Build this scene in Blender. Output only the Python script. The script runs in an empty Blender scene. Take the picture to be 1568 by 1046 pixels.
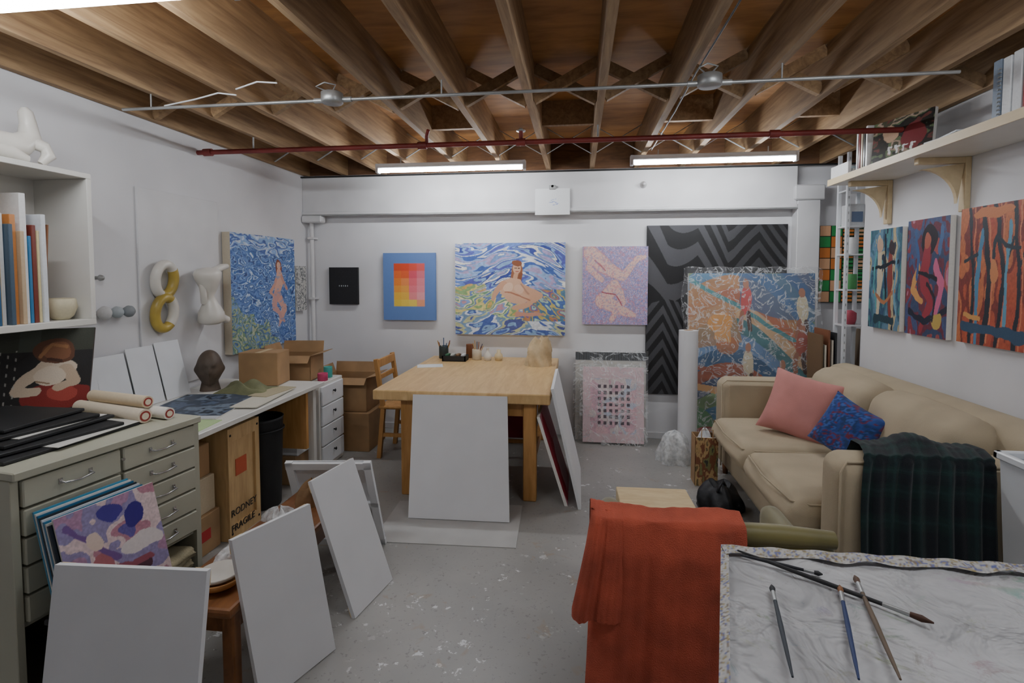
import bpy, bmesh, math, random
import numpy as np
from mathutils import Matrix, Vector, Euler
random.seed(7)
SC=bpy.context.scene
# ------------------------------------------------------------------ helpers
def lin(c):
    c=np.asarray(c,dtype=float)
    return np.where(c<=0.04045,c/12.92,((c+0.055)/1.055)**2.4)
def H(h):
    h=h.lstrip('#')
    if len(h)==3: h=h[0]*2+h[1]*2+h[2]*2
    return tuple(int(h[i:i+2],16)/255 for i in (0,2,4))
def L4(c):
    if isinstance(c,str): c=H(c)
    l=lin(c); return (float(l[0]),float(l[1]),float(l[2]),1)
def nodes(name):
    m=bpy.data.materials.new(name); m.use_nodes=True
    n=m.node_tree.nodes; l=m.node_tree.links
    return m,n,l,n['Principled BSDF']
def ramp(n,l,fac,stops):
    r=n.new('ShaderNodeValToRGB'); e=r.color_ramp.elements
    while len(e)<len(stops): e.new(0.5)
    for i,(p,c) in enumerate(stops):
        e[i].position=p; e[i].color=L4(c) if not isinstance(c,float) else (c,c,c,1)
    l.new(fac,r.inputs[0]); return r
def coord(n,l,scale=(1,1,1),kind='Object'):
    t=n.new('ShaderNodeTexCoord'); mp=n.new('ShaderNodeMapping'); mp.inputs['Scale'].default_value=scale
    l.new(t.outputs[kind],mp.inputs[0]); return mp.outputs[0]
def noise(n,l,vec,scale,detail=2,rough=0.5,dist=0.0):
    x=n.new('ShaderNodeTexNoise'); x.inputs['Scale'].default_value=scale; x.inputs['Detail'].default_value=detail
    x.inputs['Roughness'].default_value=rough; x.inputs['Distortion'].default_value=dist
    l.new(vec,x.inputs['Vector']); return x.outputs['Fac']
def bump(n,l,h,b,strength=0.2,dist=0.01):
    x=n.new('ShaderNodeBump'); x.inputs['Strength'].default_value=strength; x.inputs['Distance'].default_value=dist
    l.new(h,x.inputs['Height']); l.new(x.outputs[0],b.inputs['Normal'])
def M_plain(name,c,rough=0.6,metal=0.0,var=0.06,ns=8,bs=0.0,bscale=60):
    m,n,l,b=nodes(name); v=coord(n,l)
    if isinstance(c,str): c=H(c)
    f=noise(n,l,v,ns)
    lo=tuple(max(0,x*(1-var)) for x in c); hi=tuple(min(1,x*(1+var)) for x in c)
    r=ramp(n,l,f,[(0.3,lo),(0.7,hi)]); l.new(r.outputs[0],b.inputs['Base Color'])
    b.inputs['Roughness'].default_value=rough; b.inputs['Metallic'].default_value=metal
    if bs>=0.1: bump(n,l,noise(n,l,v,bscale,1),b,bs,0.005)
    return m
def M_wood(name,c1,c2,scale=(1,1,1),rough=0.55,ns=6,island=0.0):
    m,n,l,b=nodes(name); v=coord(n,l,scale)
    f=noise(n,l,v,ns,4,0.6,0.6)
    r=ramp(n,l,f,[(0.3,c1),(0.7,c2)]); out=r.outputs[0]
    if island>0:
        g=n.new('ShaderNodeNewGeometry'); hs=n.new('ShaderNodeHueSaturation')
        mr=n.new('ShaderNodeMapRange'); mr.inputs[3].default_value=1-island; mr.inputs[4].default_value=1+island
        l.new(g.outputs['Random Per Island'],mr.inputs[0]); l.new(mr.outputs[0],hs.inputs['Value']); l.new(out,hs.inputs['Color']); out=hs.outputs[0]
    l.new(out,b.inputs['Base Color']); b.inputs['Roughness'].default_value=rough
    return m
def M_vcol(name,rough=0.6,bs=0.0,bscale=90,sheen=0.0):
    m,n,l,b=nodes(name); a=n.new('ShaderNodeAttribute'); a.attribute_name='Col'
    v=coord(n,l); f=noise(n,l,v,bscale,1)
    mx=n.new('ShaderNodeMix'); mx.data_type='RGBA'; mx.blend_type='MULTIPLY'; mx.inputs[0].default_value=0.25
    r=ramp(n,l,f,[(0.3,0.75),(0.7,1.0)])
    l.new(a.outputs['Color'],mx.inputs[6]); l.new(r.outputs[0],mx.inputs[7]); l.new(mx.outputs[2],b.inputs['Base Color'])
    b.inputs['Roughness'].default_value=rough; b.inputs['Sheen Weight'].default_value=sheen
    if bs>=0.1: bump(n,l,f,b,bs,0.004)
    return m
def M_film(name,stops,col='#f4f7fa',rough=0.15,scale=7,bs=0.4,bd=0.02,dist=1.2):
    m,n,l,b=nodes(name); v=coord(n,l)
    f=noise(n,l,v,scale,3,0.55,dist)
    b.inputs['Base Color'].default_value=L4(col); b.inputs['Roughness'].default_value=rough
    if bs>0: bump(n,l,f,b,bs,bd)
    t=n.new('ShaderNodeBsdfTransparent'); mx=n.new('ShaderNodeMixShader')
    r=ramp(n,l,f,stops)
    l.new(r.outputs[0],mx.inputs[0]); l.new(t.outputs[0],mx.inputs[1]); l.new(b.outputs[0],mx.inputs[2])
    l.new(mx.outputs[0],n['Material Output'].inputs[0]); return m

class MB:
    def __init__(s): s.v=[];s.f=[];s.fm=[];s.fs=[];s.c=[];s.mats=[];s.M=Matrix.Identity(4)
    def mi(s,m):
        if m not in s.mats: s.mats.append(m)
        return s.mats.index(m)
    def add(s,vs,fs,mat,smooth=False,col=(1,1,1),cols=None):
        if isinstance(col,str): col=H(col)
        o=len(s.v); M=s.M
        s.v+= [tuple(M@Vector(v)) for v in vs]
        if cols is None:
            cc=tuple(float(x) for x in lin(col)); s.c+=[cc]*len(vs)
        else: s.c+=cols
        i=s.mi(mat); s.f+=[tuple(a+o for a in f) for f in fs]; s.fm+=[i]*len(fs); s.fs+=[smooth]*len(fs)
    def frombm(s,bm,mat,smooth,col,T=None):
        bm.verts.ensure_lookup_table(); bm.verts.index_update()
        vs=[(T@v.co if T else v.co.copy()) for v in bm.verts]; fs=[tuple(v.index for v in f.verts) for f in bm.faces]
        s.add(vs,fs,mat,smooth,col); bm.free()
    def box(s,c,d,mat,rot=(0,0,0),bev=0.0,col=(1,1,1),seg=1):
        bm=bmesh.new(); bmesh.ops.create_cube(bm,size=1)
        for v in bm.verts: v.co=Vector((v.co.x*d[0],v.co.y*d[1],v.co.z*d[2]))
        if bev>0: bmesh.ops.bevel(bm,geom=bm.edges[:],offset=min(bev,min(d)*0.45),segments=seg,profile=0.6,affect='EDGES')
        s.frombm(bm,mat,seg>2,col,Matrix.Translation(c)@Euler(rot).to_matrix().to_4x4())
    def bx(s,x0,x1,y0,y1,z0,z1,mat,bev=0.0,col=(1,1,1),seg=1):
        s.box(((x0+x1)/2,(y0+y1)/2,(z0+z1)/2),(abs(x1-x0),abs(y1-y0),abs(z1-z0)),mat,(0,0,0),bev,col,seg)
    def slab(s,BL,BR,TL,th,mat,col=(1,1,1),bev=0.0):
        BL,BR,TL=map(Vector,(BL,BR,TL)); u=BR-BL; v=TL-BL; n=u.cross(v).normalized()
        P=[BL,BR,BR+v,TL]; Q=[p-n*th for p in P]
        s.add(P+Q,[(0,1,2,3),(7,6,5,4),(0,4,5,1),(1,5,6,2),(2,6,7,3),(3,7,4,0)],mat,False,col)
    def beam(s,p1,p2,w,h,mat,col=(1,1,1),bev=0.0,up=(0,0,1)):
        p1,p2=Vector(p1),Vector(p2); d=p2-p1; L=d.length; y=d.normalized(); upv=Vector(up)
        if abs(y.dot(upv))>0.98: upv=Vector((0,1,0))
        x=y.cross(upv).normalized(); z=x.cross(y)
        T=Matrix((x,y,z)).transposed().to_4x4(); T.translation=(p1+p2)/2
        bm=bmesh.new(); bmesh.ops.create_cube(bm,size=1)
        for v in bm.verts: v.co=Vector((v.co.x*w,v.co.y*L,v.co.z*h))
        if bev>0: bmesh.ops.bevel(bm,geom=bm.edges[:],offset=min(bev,min(w,h)*.4),segments=2,profile=0.6,affect='EDGES')
        s.frombm(bm,mat,False,col,T)
    def tube(s,pts,rad,mat,n=12,col=(1,1,1),closed=False,sq=1.0):
        pts=[Vector(p) for p in pts]; N=len(pts)
        if not isinstance(rad,(list,tuple)): rad=[rad]*N
        vs=[];ref=None
        for i,p in enumerate(pts):
            if closed: t=(pts[(i+1)%N]-pts[i-1]).normalized()
            else: t=(pts[min(i+1,N-1)]-pts[max(i-1,0)]).normalized()
            if ref is None:
                ref=Vector((0,0,1)) if abs(t.z)<0.9 else Vector((1,0,0))
            a=(ref-t*ref.dot(t)).normalized(); ref=a; b=t.cross(a)
            for k in range(n):
                q=2*math.pi*k/n; vs.append(p+(a*math.cos(q)+b*math.sin(q)*sq)*rad[i])
        fs=[]
        for i in range(N if closed else N-1):
            j=(i+1)%N
            for k in range(n): fs.append((i*n+k,i*n+(k+1)%n,j*n+(k+1)%n,j*n+k))
        s.add(vs,fs,mat,True,col)
        if not closed:
            s.add([vs[k] for k in range(n)],[tuple(reversed(range(n)))],mat,False,col)
            s.add([vs[(N-1)*n+k] for k in range(n)],[tuple(range(n))],mat,False,col)
    def cyl(s,p1,p2,r1,mat,r2=None,n=20,col=(1,1,1)):
        s.tube([p1,p2],[r1,r1 if r2 is None else r2],mat,n,col)
    def lathe(s,prof,c,mat,n=28,col=(1,1,1),rot=(0,0,0)):
        R=Euler(rot).to_matrix(); C=Vector(c); vs=[];fs=[]
        for r,z in prof:
            for k in range(n):
                q=2*math.pi*k/n; vs.append(C+R@Vector((r*math.cos(q),r*math.sin(q),z)))
        for i in range(len(prof)-1):
            for k in range(n): fs.append((i*n+k,i*n+(k+1)%n,(i+1)*n+(k+1)%n,(i+1)*n+k))
        fs.append(tuple(reversed(range(n)))); fs.append(tuple(range((len(prof)-1)*n,len(prof)*n)))
        s.add(vs,fs,mat,True,col)
    def grid(s,fn,nu,nv,mat,col=(1,1,1),cfn=None,smooth=True):
        vs=[];cols=[] if cfn else None
        for j in range(nv+1):
            for i in range(nu+1):
                u=i/nu;v=j/nv; vs.append(fn(u,v))
                if cfn: cols.append(tuple(float(x) for x in lin(cfn(u,v))))
        w=nu+1
        fs=[(j*w+i,j*w+i+1,(j+1)*w+i+1,(j+1)*w+i) for j in range(nv) for i in range(nu)]
        s.add(vs,fs,mat,smooth,col,cols)
    def rbox(s,c,d,r,mat,rot=(0,0,0),cuts=10,puff=(0,0,0),col=(1,1,1),nz=0.0):
        bm=bmesh.new(); bmesh.ops.create_cube(bm,size=2)
        bmesh.ops.subdivide_edges(bm,edges=bm.edges[:],cuts=cuts,use_grid_fill=True)
        h=Vector(d)/2
        def remap(t,hh):
            a=abs(t); k=(hh-r)/hh if hh>r else 0
            if a>0.6: q=k+(a-.6)/.4*(1-k)
            else: q=a/.6*k
            return math.copysign(q,t)*hh
        for v in bm.verts:
            p=v.co.copy(); P=Vector([remap(p[i],h[i]) for i in range(3)])
            q=Vector([max(-(h[i]-r),min(h[i]-r,P[i])) for i in range(3)])
            e=P-q
            if e.length>1e-6: e=e.normalized()*r
            o=q+e
            ax=[(1-p.y**2)*(1-p.z**2),(1-p.x**2)*(1-p.z**2),(1-p.x**2)*(1-p.y**2)]
            for i in range(3):
                if abs(p[i])>0.999: o[i]+=math.copysign(puff[i]*ax[i],p[i])
            if nz: o+=Vector((math.sin(p.y*5+p.z*3+c[0]*9),math.sin(p.z*6+p.x*4+c[1]*7),math.sin(p.x*5+p.y*6)))*nz
            v.co=o
        s.frombm(bm,mat,True,col,Matrix.Translation(c)@Euler(rot).to_matrix().to_4x4())
    def obj(s,name,parent=None,bev=0):
        me=bpy.data.meshes.new(name); V=np.array(s.v); mn=V.min(0); mx=V.max(0)
        c=np.array([(mn[0]+mx[0])/2,(mn[1]+mx[1])/2,mn[2]])
        me.from_pydata((V-c).tolist(),[],s.f)
        for m in s.mats: me.materials.append(m)
        me.polygons.foreach_set('material_index',s.fm); me.polygons.foreach_set('use_smooth',s.fs)
        a=me.color_attributes.new('Col','FLOAT_COLOR','POINT')
        C=np.ones((len(s.v),4),dtype=np.float32); C[:,:3]=np.array(s.c); a.data.foreach_set('color',C.ravel())
        me.update(); o=bpy.data.objects.new(name,me); o.location=c
        SC.collection.objects.link(o)
        if parent: o.parent=parent; o.location=Vector(c)-parent.location
        return o

# ------------------------------------------------------------------ numpy painting tools
def vn(x,y,seed=0):
    xi=np.floor(x).astype(int); yi=np.floor(y).astype(int); xf=x-xi; yf=y-yi
    def h(a,b):
        n=(a*374761393+b*668265263+seed*1442695041)&0x7fffffff; n=((n^(n>>13))*1274126177)&0x7fffffff
        return ((n^(n>>16))&0xffff)/65535.0
    u=xf*xf*(3-2*xf); v=yf*yf*(3-2*yf)
    return (h(xi,yi)*(1-u)+h(xi+1,yi)*u)*(1-v)+(h(xi,yi+1)*(1-u)+h(xi+1,yi+1)*u)*v
def fbm(x,y,seed=0,o=3):
    r=0;a=0.5;t=0
    for i in range(o): r=r+a*vn(x*2**i,y*2**i,seed+i*17); t+=a; a*=.5
    return r/t
class Art:
    def __init__(s,U,V,base='#ffffff',warp=0.0,ws=6,seed=1):
        s.U=U;s.V=V
        s.u=U+warp*(fbm(U*ws,V*ws,seed)-.5)*2; s.v=V+warp*(fbm(U*ws+9,V*ws+5,seed+3)-.5)*2
        s.c=np.zeros(U.shape+(3,)); s.c[:]=H(base)
    def put(s,mask,col,a=1.0):
        m=np.clip(mask,0,1)[...,None]*a
        col=H(col) if isinstance(col,str) else col
        s.c=s.c*(1-m)+np.asarray(col)*m
    def ell(s,x,y,rx,ry,col,ang=0,a=1.0):
        t=math.radians(ang); dx=s.u-x; dy=s.v-y
        X=(dx*math.cos(t)+dy*math.sin(t))/rx; Y=(-dx*math.sin(t)+dy*math.cos(t))/ry
        s.put((X*X+Y*Y<1)*1.0,col,a)
    def line(s,pts,w,col,a=1.0,asp=1.0):
        m=np.zeros(s.U.shape,bool)
        W=w if isinstance(w,(list,tuple)) else [w]*len(pts)
        for i in range(len(pts)-1):
            (x0,y0),(x1,y1)=pts[i],pts[i+1]; dx=x1-x0;dy=(y1-y0)*asp
            t=np.clip(((s.u-x0)*dx+(s.v-y0)*asp*dy)/(dx*dx+dy*dy+1e-9),0,1)
            d=np.hypot(s.u-x0-t*dx,(s.v-y0)*asp-t*dy); ww=W[i]*(1-t)+W[i+1]*t
            m|=d<ww
        s.put(m*1.0,col,a)
    def poly(s,pts,col,a=1.0):
        m=np.zeros(s.U.shape,bool); n=len(pts); j=n-1
        for i in range(n):
            xi,yi=pts[i];xj,yj=pts[j]
            cnd=((yi>s.v)!=(yj>s.v))&(s.u<(xj-xi)*(s.v-yi)/((yj-yi) if yj!=yi else 1e-9)+xi)
            m^=cnd; j=i
        s.put(m*1.0,col,a)
    def strokes(s,pal,sx,sy,K,seed,mask=None,a=1.0,o=3):
        n=fbm(s.u*sx,s.v*sy,seed,o)*K+ vn(s.u*sx*2,s.v*sy*3,seed+50)*1.2
        i=np.floor(n).astype(int); P=np.array([H(p) for p in pal]); idx=((i*7919+seed*31)%len(pal))
        col=P[idx]*(0.92+0.16*vn(s.U*60,s.V*60,seed+5))[...,None]
        m=(np.ones(s.U.shape) if mask is None else np.clip(mask,0,1))[...,None]*a
        s.c=s.c*(1-m)+col*m
def painting(name,BL,BR,TL,th,fn,nu=180,nv=180,side='#e9e6e0',mat=None,mbx=None,obj=True):
    BL,BR,TL=map(Vector,(BL,BR,TL)); u=BR-BL; v=TL-BL; n=u.cross(v).normalized()
    mb=mbx or MB()
    V_,U_=np.meshgrid(np.linspace(0,1,nv+1),np.linspace(0,1,nu+1),indexing='ij')
    C=lin(np.clip(fn(U_,V_),0,1)).reshape(-1,3)
    P=(np.array(BL)[None]+U_.reshape(-1,1)*np.array(u)[None]+V_.reshape(-1,1)*np.array(v)[None]+np.array(n)[None]*0.001)
    w=nu+1
    fs=[(j*w+i,j*w+i+1,(j+1)*w+i+1,(j+1)*w+i) for j in range(nv) for i in range(nu)]
    mb.add([tuple(p) for p in P],fs,mat or CANV,False,cols=[tuple(c) for c in C])
    mb.slab(BL,BR,TL,th,VC,side)
    return mb.obj(name) if obj else mb

# ------------------------------------------------------------------ materials
VC=M_vcol('painted_surface',0.6); CANV=M_vcol('painted_canvas',0.55,0.15,220)
VCG=M_vcol('glossy_print',0.3); CLOTHV=M_vcol('woven_cloth',0.95,0.4,260,0.1)
WALL=M_plain('white_wall_paint','#dddde0',0.75,0,0.025,2.0)
TRIM=M_plain('white_trim_paint','#d8d8da',0.6,0,0.03,3)
PLY=M_wood('plywood_ceiling','#94673a','#bb8a52',(1.2,5,1),0.7,2.2)
JOIST=M_wood('joist_lumber','#806448','#b0926c',(9,0.7,9),0.75,3.5,0.22)
RIM=M_wood('dark_lumber','#553a26','#785538',(1,6,6),0.8)
MAPLE=M_wood('maple_table_wood','#c8a26e','#dfbe88',(9,1.2,3),0.4,2.6)
OAK=M_wood('oak_leg_wood','#a8793f','#c8965c',(8,8,1),0.5,3)
PLYBOX=M_wood('pale_plywood','#d3b98c','#e6d1a6',(2,8,2),0.55,3)
CRATE=M_wood('crate_plywood','#b99668','#d6b582',(8,8,1.2),0.6,3)
TEAK=M_wood('teak_bench_wood','#6b4428','#926038',(8,1,3),0.4,3)
RED=M_plain('red_pipe_paint','#7c2f2b',0.5,0,0.1)
STEEL=M_plain('galvanized_steel','#a9abab',0.4,0.6,0.08)
CHROME=M_plain('handle_metal','#c8c8c8',0.25,0.9,0.03,8)
WHITE=M_plain('white_canvas_primer','#e0e1e4',0.7,0,0.01,5)
WPLA=M_plain('white_plastic','#e3e6ea',0.35,0,0.02,5)
PLASTER=M_plain('white_glazed_ceramic','#d8d4cc',0.3,0,0.04,6)
FILE=M_plain('cream_cabinet_enamel','#b9b8a6',0.4,0,0.03,3)
LAM=M_plain('white_laminate','#dcdad4',0.4,0,0.04,3)
CARD=M_plain('cardboard','#a5845f',0.85,0,0.08,6)
BLACK=M_plain('black_matte','#1a1b1d',0.55,0,0.2,5)
SOFA=M_plain('beige_upholstery','#b7a990',0.95,0,0.04,4,0.3,420)
PINKC=M_plain('pink_cotton','#c98a84',0.95,0,0.05,6,0.3,300)
RUST=M_plain('rust_red_wool','#b2543f',0.95,0,0.10,9,0.5,260)
PAPERF=M_plain('grey_floor_paper','#b3b2b0',0.8,0,0.04,4)
OLIVE=M_plain('olive_velvet','#7a7240',0.5,0,0.15,4); OLIVE.node_tree.nodes['Principled BSDF'].inputs['Sheen Weight'].default_value=0.4
FILM=M_film('clear_plastic_wrap',[(0.0,0.07),(0.46,0.07),(0.5,0.5),(0.53,0.09),(0.62,0.07),(0.65,0.45),(0.68,0.07)])  # white streaks in the opacity are painted highlights along wrinkles
BUB=M_film('bubble_wrap',[(0.35,0.35),(0.65,0.8)],'#eef1f3',0.25,30,0.35,0.006,0.3)
GLASS=M_film('clear_glass',[(0.4,0.15),(0.6,0.3)],'#f0f4f6',0.05,3,0.0,0.001)
m,n,l,b=nodes('fluorescent_tube'); b.inputs['Emission Color'].default_value=(0.93,0.965,1,1); b.inputs['Emission Strength'].default_value=94; b.inputs['Base Color'].default_value=(1,1,1,1); TUBE=m
# floor
m,n,l,b=nodes('paint_spattered_concrete'); v=coord(n,l)
f1=noise(n,l,v,1.2,4,0.6); base=ramp(n,l,f1,[(0.3,'#908f8c'),(0.7,'#a6a4a0')])
f2=noise(n,l,v,55,2,0.6); sp=ramp(n,l,f2,[(0.62,0.0),(0.70,0.6)])
mx=n.new('ShaderNodeMix'); mx.data_type='RGBA'; l.new(sp.outputs[0],mx.inputs[0]); l.new(base.outputs[0],mx.inputs[6]); mx.inputs[7].default_value=L4('#7b7a76')
f3=noise(n,l,v,14,6,0.72,0.3); f4=noise(n,l,v,1.5,2,0.5)
r3=ramp(n,l,f3,[(0.612,0.0),(0.628,1.0)]); r4=ramp(n,l,f4,[(0.48,0.0),(0.55,1.0)])
mm=n.new('ShaderNodeMath'); mm.operation='MULTIPLY'; l.new(r3.outputs[0],mm.inputs[0]); l.new(r4.outputs[0],mm.inputs[1])
mx2=n.new('ShaderNodeMix'); mx2.data_type='RGBA'; l.new(mm.outputs[0],mx2.inputs[0]); l.new(mx.outputs[2],mx2.inputs[6]); mx2.inputs[7].default_value=L4('#dadcdc')
f5=noise(n,l,v,6,3,0.7,0.4); r5=ramp(n,l,f5,[(0.64,0.0),(0.70,0.4)])
mx3=n.new('ShaderNodeMix'); mx3.data_type='RGBA'; l.new(r5.outputs[0],mx3.inputs[0]); l.new(mx2.outputs[2],mx3.inputs[6]); mx3.inputs[7].default_value=L4('#a08a6c')
l.new(mx3.outputs[2],b.inputs['Base Color']); b.inputs['Roughness'].default_value=0.42; FLOOR=m

# ------------------------------------------------------------------ room
LX=-2.71; WX=2.15; BY=4.95; ZP=2.77; ZJ=2.52
def one(name,*a,**k):
    mb=MB(); mb.bx(*a,**k); return mb.obj(name)
one('floor',LX-.1,2.8,-1.6,BY+.1,-0.08,0,FLOOR)
one('ceiling',LX-.1,2.8,-1.6,BY+.1,ZP,ZP+.04,PLY)
one('wall_left',LX-.1,LX,-1.6,BY+.1,0,ZP,WALL)
one('wall_back',LX,2.8,BY,BY+.1,0,ZP,WALL)
one('wall_right',WX,WX+.08,-1.6,4.24,0,ZP,WALL)
one('wall_alcove',2.62,2.7,4.24,BY,0,ZP,WALL)
one('wall_front',LX,2.8,-1.6,-1.5,0,ZP,WALL)
mb=MB()
for k in range(-7,6):
    x=.12+.4*k
    mb.bx(x-.02,x+.02,-1.5,BY-.045,ZJ,ZP,JOIST)
mb.bx(LX,2.6,BY-.045,BY,ZJ,ZP,RIM)
for k in range(-7,5):
    x0=.12+.4*k+.02; x1=x0+.36
    for yy in (3.0,.6):
        mb.beam((x0,yy,ZJ+.03),(x1,yy,ZP-.03),.035,.06,JOIST)
        mb.beam((x0,yy+.05,ZP-.03),(x1,yy+.05,ZJ+.03),.035,.06,JOIST)
    mb.beam((x0,4.3,ZJ+.02),(x1,4.3,ZP-.02),.02,.004,STEEL); mb.beam((x0,4.33,ZP-.02),(x1,4.33,ZJ+.02),.02,.004,STEEL)
for k in (-3,-1,1,3):
    x0=.12+.4*k+.02; mb.bx(x0,x0+.36,3.7,3.74,ZJ+.08,ZP,JOIST)
mb.obj('ceiling_joists')
mb=MB(); mb.bx(LX,1.9,4.84,BY,2.16,ZJ-.005,TRIM,0.005); mb.bx(LX,1.9,4.825,4.85,2.135,2.165,TRIM,0.003)
mb.cyl((LX,4.82,2.5),(2.6,4.82,2.5),.008,BLACK); mb.cyl((LX,4.83,2.128),(1.9,4.83,2.128),.006,STEEL); mb.obj('trim_1')
mb=MB(); mb.bx(1.9,2.09,4.83,BY,0,2.2,TRIM,0.005); mb.bx(1.87,2.12,4.81,BY,2.2,2.33,TRIM,0.01); mb.obj('trim_2')
mb=MB(); mb.cyl((-2.64,4.88,0),(-2.64,4.88,2.13),.02,TRIM); mb.bx(-2.705,-2.5,4.8,4.9,2.06,2.125,TRIM,0.01)
for z in (.7,1.3,1.9): mb.bx(-2.67,-2.61,4.85,4.948,z,z+.02,TRIM)
mb.obj('drain_pipe')  # vertical corner pipe with brackets and a trim box at the top
mb=MB(); mb.bx(LX,2.6,BY-.012,BY,0,.06,TRIM,0.003); mb.obj('baseboard_back')
mb=MB(); mb.bx(-2.709,-2.695,2.88,3.60,.8,2.09,TRIM,0.002)
mb.obj('mounted_panel_board')
# pipes
mb=MB(); mb.cyl((LX,3.43,2.42),(1.95,3.43,2.42),.017,RED)
for x in (-1.05,-.38,1.2): mb.cyl((x-.03,3.43,2.42),(x+.03,3.43,2.42),.025,RED)
mb.cyl((-2.66,3.43,2.42),(-2.6,3.43,2.42),.026,RED)
mb.tube([(-1.02,3.43,2.42),(-1.02,3.43,2.48),(-1.0,3.40,2.512)],.012,RED)
mb.cyl((-.38,3.43,2.43),(-.38,3.43,2.49),.014,RED); mb.lathe([(.03,0),(.03,.006),(.012,.012),(.012,.02)],(-.38,3.43,2.49),STEEL)
for x in (-2.28,.12): mb.tube([(x,3.43,2.44),(x,3.43,2.515)],.006,STEEL)
mb.obj('sprinkler_pipe')
mb=MB(); mb.cyl((-2.45,2.55,2.44),(1.66,2.55,2.44),.008,STEEL)
for x in (-1.25,.6):
    mb.lathe([(.05,-.03),(.055,-.025),(.055,.02),(.045,.025)],(x,2.54,2.45),STEEL,20)
    mb.cyl((x-.1,2.55,2.44),(x-.05,2.55,2.44),.013,STEEL); mb.cyl((x+.05,2.55,2.44),(x+.1,2.55,2.44),.013,STEEL)
    mb.tube([(x,2.54,2.475),(x+.03,2.52,2.505),(x-.02,2.5,2.512),(x-.06,2.49,2.49),(x-.03,2.52,2.48)],.004,STEEL)
mb.tube([(-2.2,2.55,2.45),(-2.0,2.53,2.47),(-1.85,2.5,2.485),(-1.75,2.5,2.47)],.004,WPLA)
mb.tube([(-1.75,2.5,2.50),(-1.6,2.45,2.512),(-1.5,2.46,2.505)],.004,WPLA)
for x in (-2.28,-.68,.92): mb.cyl((x,2.55,2.44),(x,2.55,2.515),.004,STEEL)
mb.obj('electrical_conduit')
mb=MB()
mb.tube([(1.0,1.7,2.50),(.9,1.67,2.51),(.75,1.68,2.505),(.62,1.72,2.51)],.006,WPLA)
mb.tube([(1.08,1.72,2.505),(1.15,1.75,2.495),(1.28,1.74,2.51)],.006,WPLA)
mb.tube([(.55,1.5,2.50),(.555,2.0,2.505),(.545,2.6,2.5),(.56,3.2,2.51),(.55,4.1,2.5)],.004,BLACK)
mb.obj('loose_wiring')
def fixture(x0,x1,y,z,a=0):
    mb=MB(); mb.bx(x0,x1,y-.03,y+.03,z+.015,z+.055,WPLA,0.006)
    mb.cyl((x0+.02,y,z),(x1-.02,y,z),.017,TUBE,n=12)
    for x in (x0,x1): mb.bx(x-.012,x+.012,y-.03,y+.03,z-.02,z+.055,WPLA,0.003)
    for x in (x0+.2,x1-.2): mb.cyl((x,y,z+.055),(x,y,ZJ-.002),.004,STEEL)
    mb.obj('fluorescent_light')
fixture(-1.68,-.44,4.22,2.42); fixture(.41,1.62,4.17,2.42)
fixture(-2.3,-1.09,1.55,2.447); fixture(.5,1.7,1.1,2.43)  # second fixture is unseen, added out of frame to mirror the first

# ------------------------------------------------------------------ work table
mb=MB()
mb.bx(-1.41,-.18,3.39,4.92,.68,.75,MAPLE,0.006)
for x in (-1.18,-.32):
    for y in (3.48,4.8): mb.bx(x-.045,x+.045,y-.045,y+.045,0,.68,OAK,0.006)
for y in (3.48,4.8): mb.bx(-1.14,-.36,y-.015,y+.015,.58,.68,OAK)
for x in (-1.18,-.32): mb.bx(x-.015,x+.015,3.52,4.76,.58,.68,OAK); mb.bx(x-.02,x+.02,3.52,4.76,.18,.25,OAK,0.003)
mb.obj('work_table')
def canvas(name,BL,BR,TL,th=.02,back=False):
    mb=MB(); mb.slab(BL,BR,TL,th,WHITE)
    BL,BR,TL=map(Vector,(BL,BR,TL)); u=BR-BL; v=TL-BL; nn=u.cross(v).normalized(); k1=.03/u.length; k2=.03/v.length
    for a,b_ in ((BL+u*k1,BL+u*k1+v),(BL+u*(1-k1),BL+u*(1-k1)+v),(BL+v*k2,BR+v*k2),(BL+v*(1-k2),BR+v*(1-k2))): mb.beam(a-nn*(th+.001),b_-nn*(th+.001),.045,.004,PLYBOX,up=nn)
    return mb.obj(name)
canvas('blank_canvas',(-1.06,3.09,0.008),(-.415,3.11,0.008),(-1.11,3.36,.735),.02)
mb=MB(); mb.box((-.77,3.08,.002),(.84,.54,.004),PAPERF,(0,0,.04)); mb.obj('floor_paper_sheet')
mb=MB(); mb.slab((.03,3.36,0),(.03,4.1,0),(-.155,3.36,.80),.02,WHITE); mb.obj('blank_canvas')
def f_pink(U,V):
    A=Art(U,V,'#d9929f',.05); A.ell(.2,.5,.25,.5,'#b0223a'); A.ell(.6,.3,.3,.3,'#e9c3c6'); return A.c
painting('pink_abstract_painting',(-.06,3.40,0),(-.06,3.95,0),(-.25,3.40,.6),.02,f_pink,60,60)
mb=MB()
for y in (4.12,4.50):
    mb.beam((-1.66,y,0),(-1.62,y,.42),.035,.035,OAK); mb.beam((-1.62,y,.42),(-1.68,y,.84),.035,.035,OAK,bev=.004)
    mb.beam((-1.24,y,0),(-1.26,y,.42),.035,.035,OAK)
    mb.beam((-1.64,y,.2),(-1.25,y,.2),.02,.03,OAK)
for z,h in ((.80,.07),(.68,.04)): mb.beam((-1.665,4.12,z),(-1.665,4.50,z),.02,h,OAK,bev=.004)
mb.bx(-1.66,-1.22,4.1,4.52,.42,.45,OAK,0.01)
mb.obj('wooden_chair')
mb=MB(); REDP=M_plain('crimson_plastic','#8f2a3c',0.4)
mb.rbox((-.56,4.42,.42),(.36,.4,.05),.02,REDP); mb.rbox((-.56,4.24,.30),(.34,.03,.24),.012,REDP,rot=(.05,0,0)); mb.rbox((-.56,4.62,.53),(.36,.04,.22),.018,REDP,rot=(-.1,0,0))
for x in (-.71,-.41):
    for y in (4.26,4.58): mb.cyl((x,y,0),(x,y,.40),.014,OAK)
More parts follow.
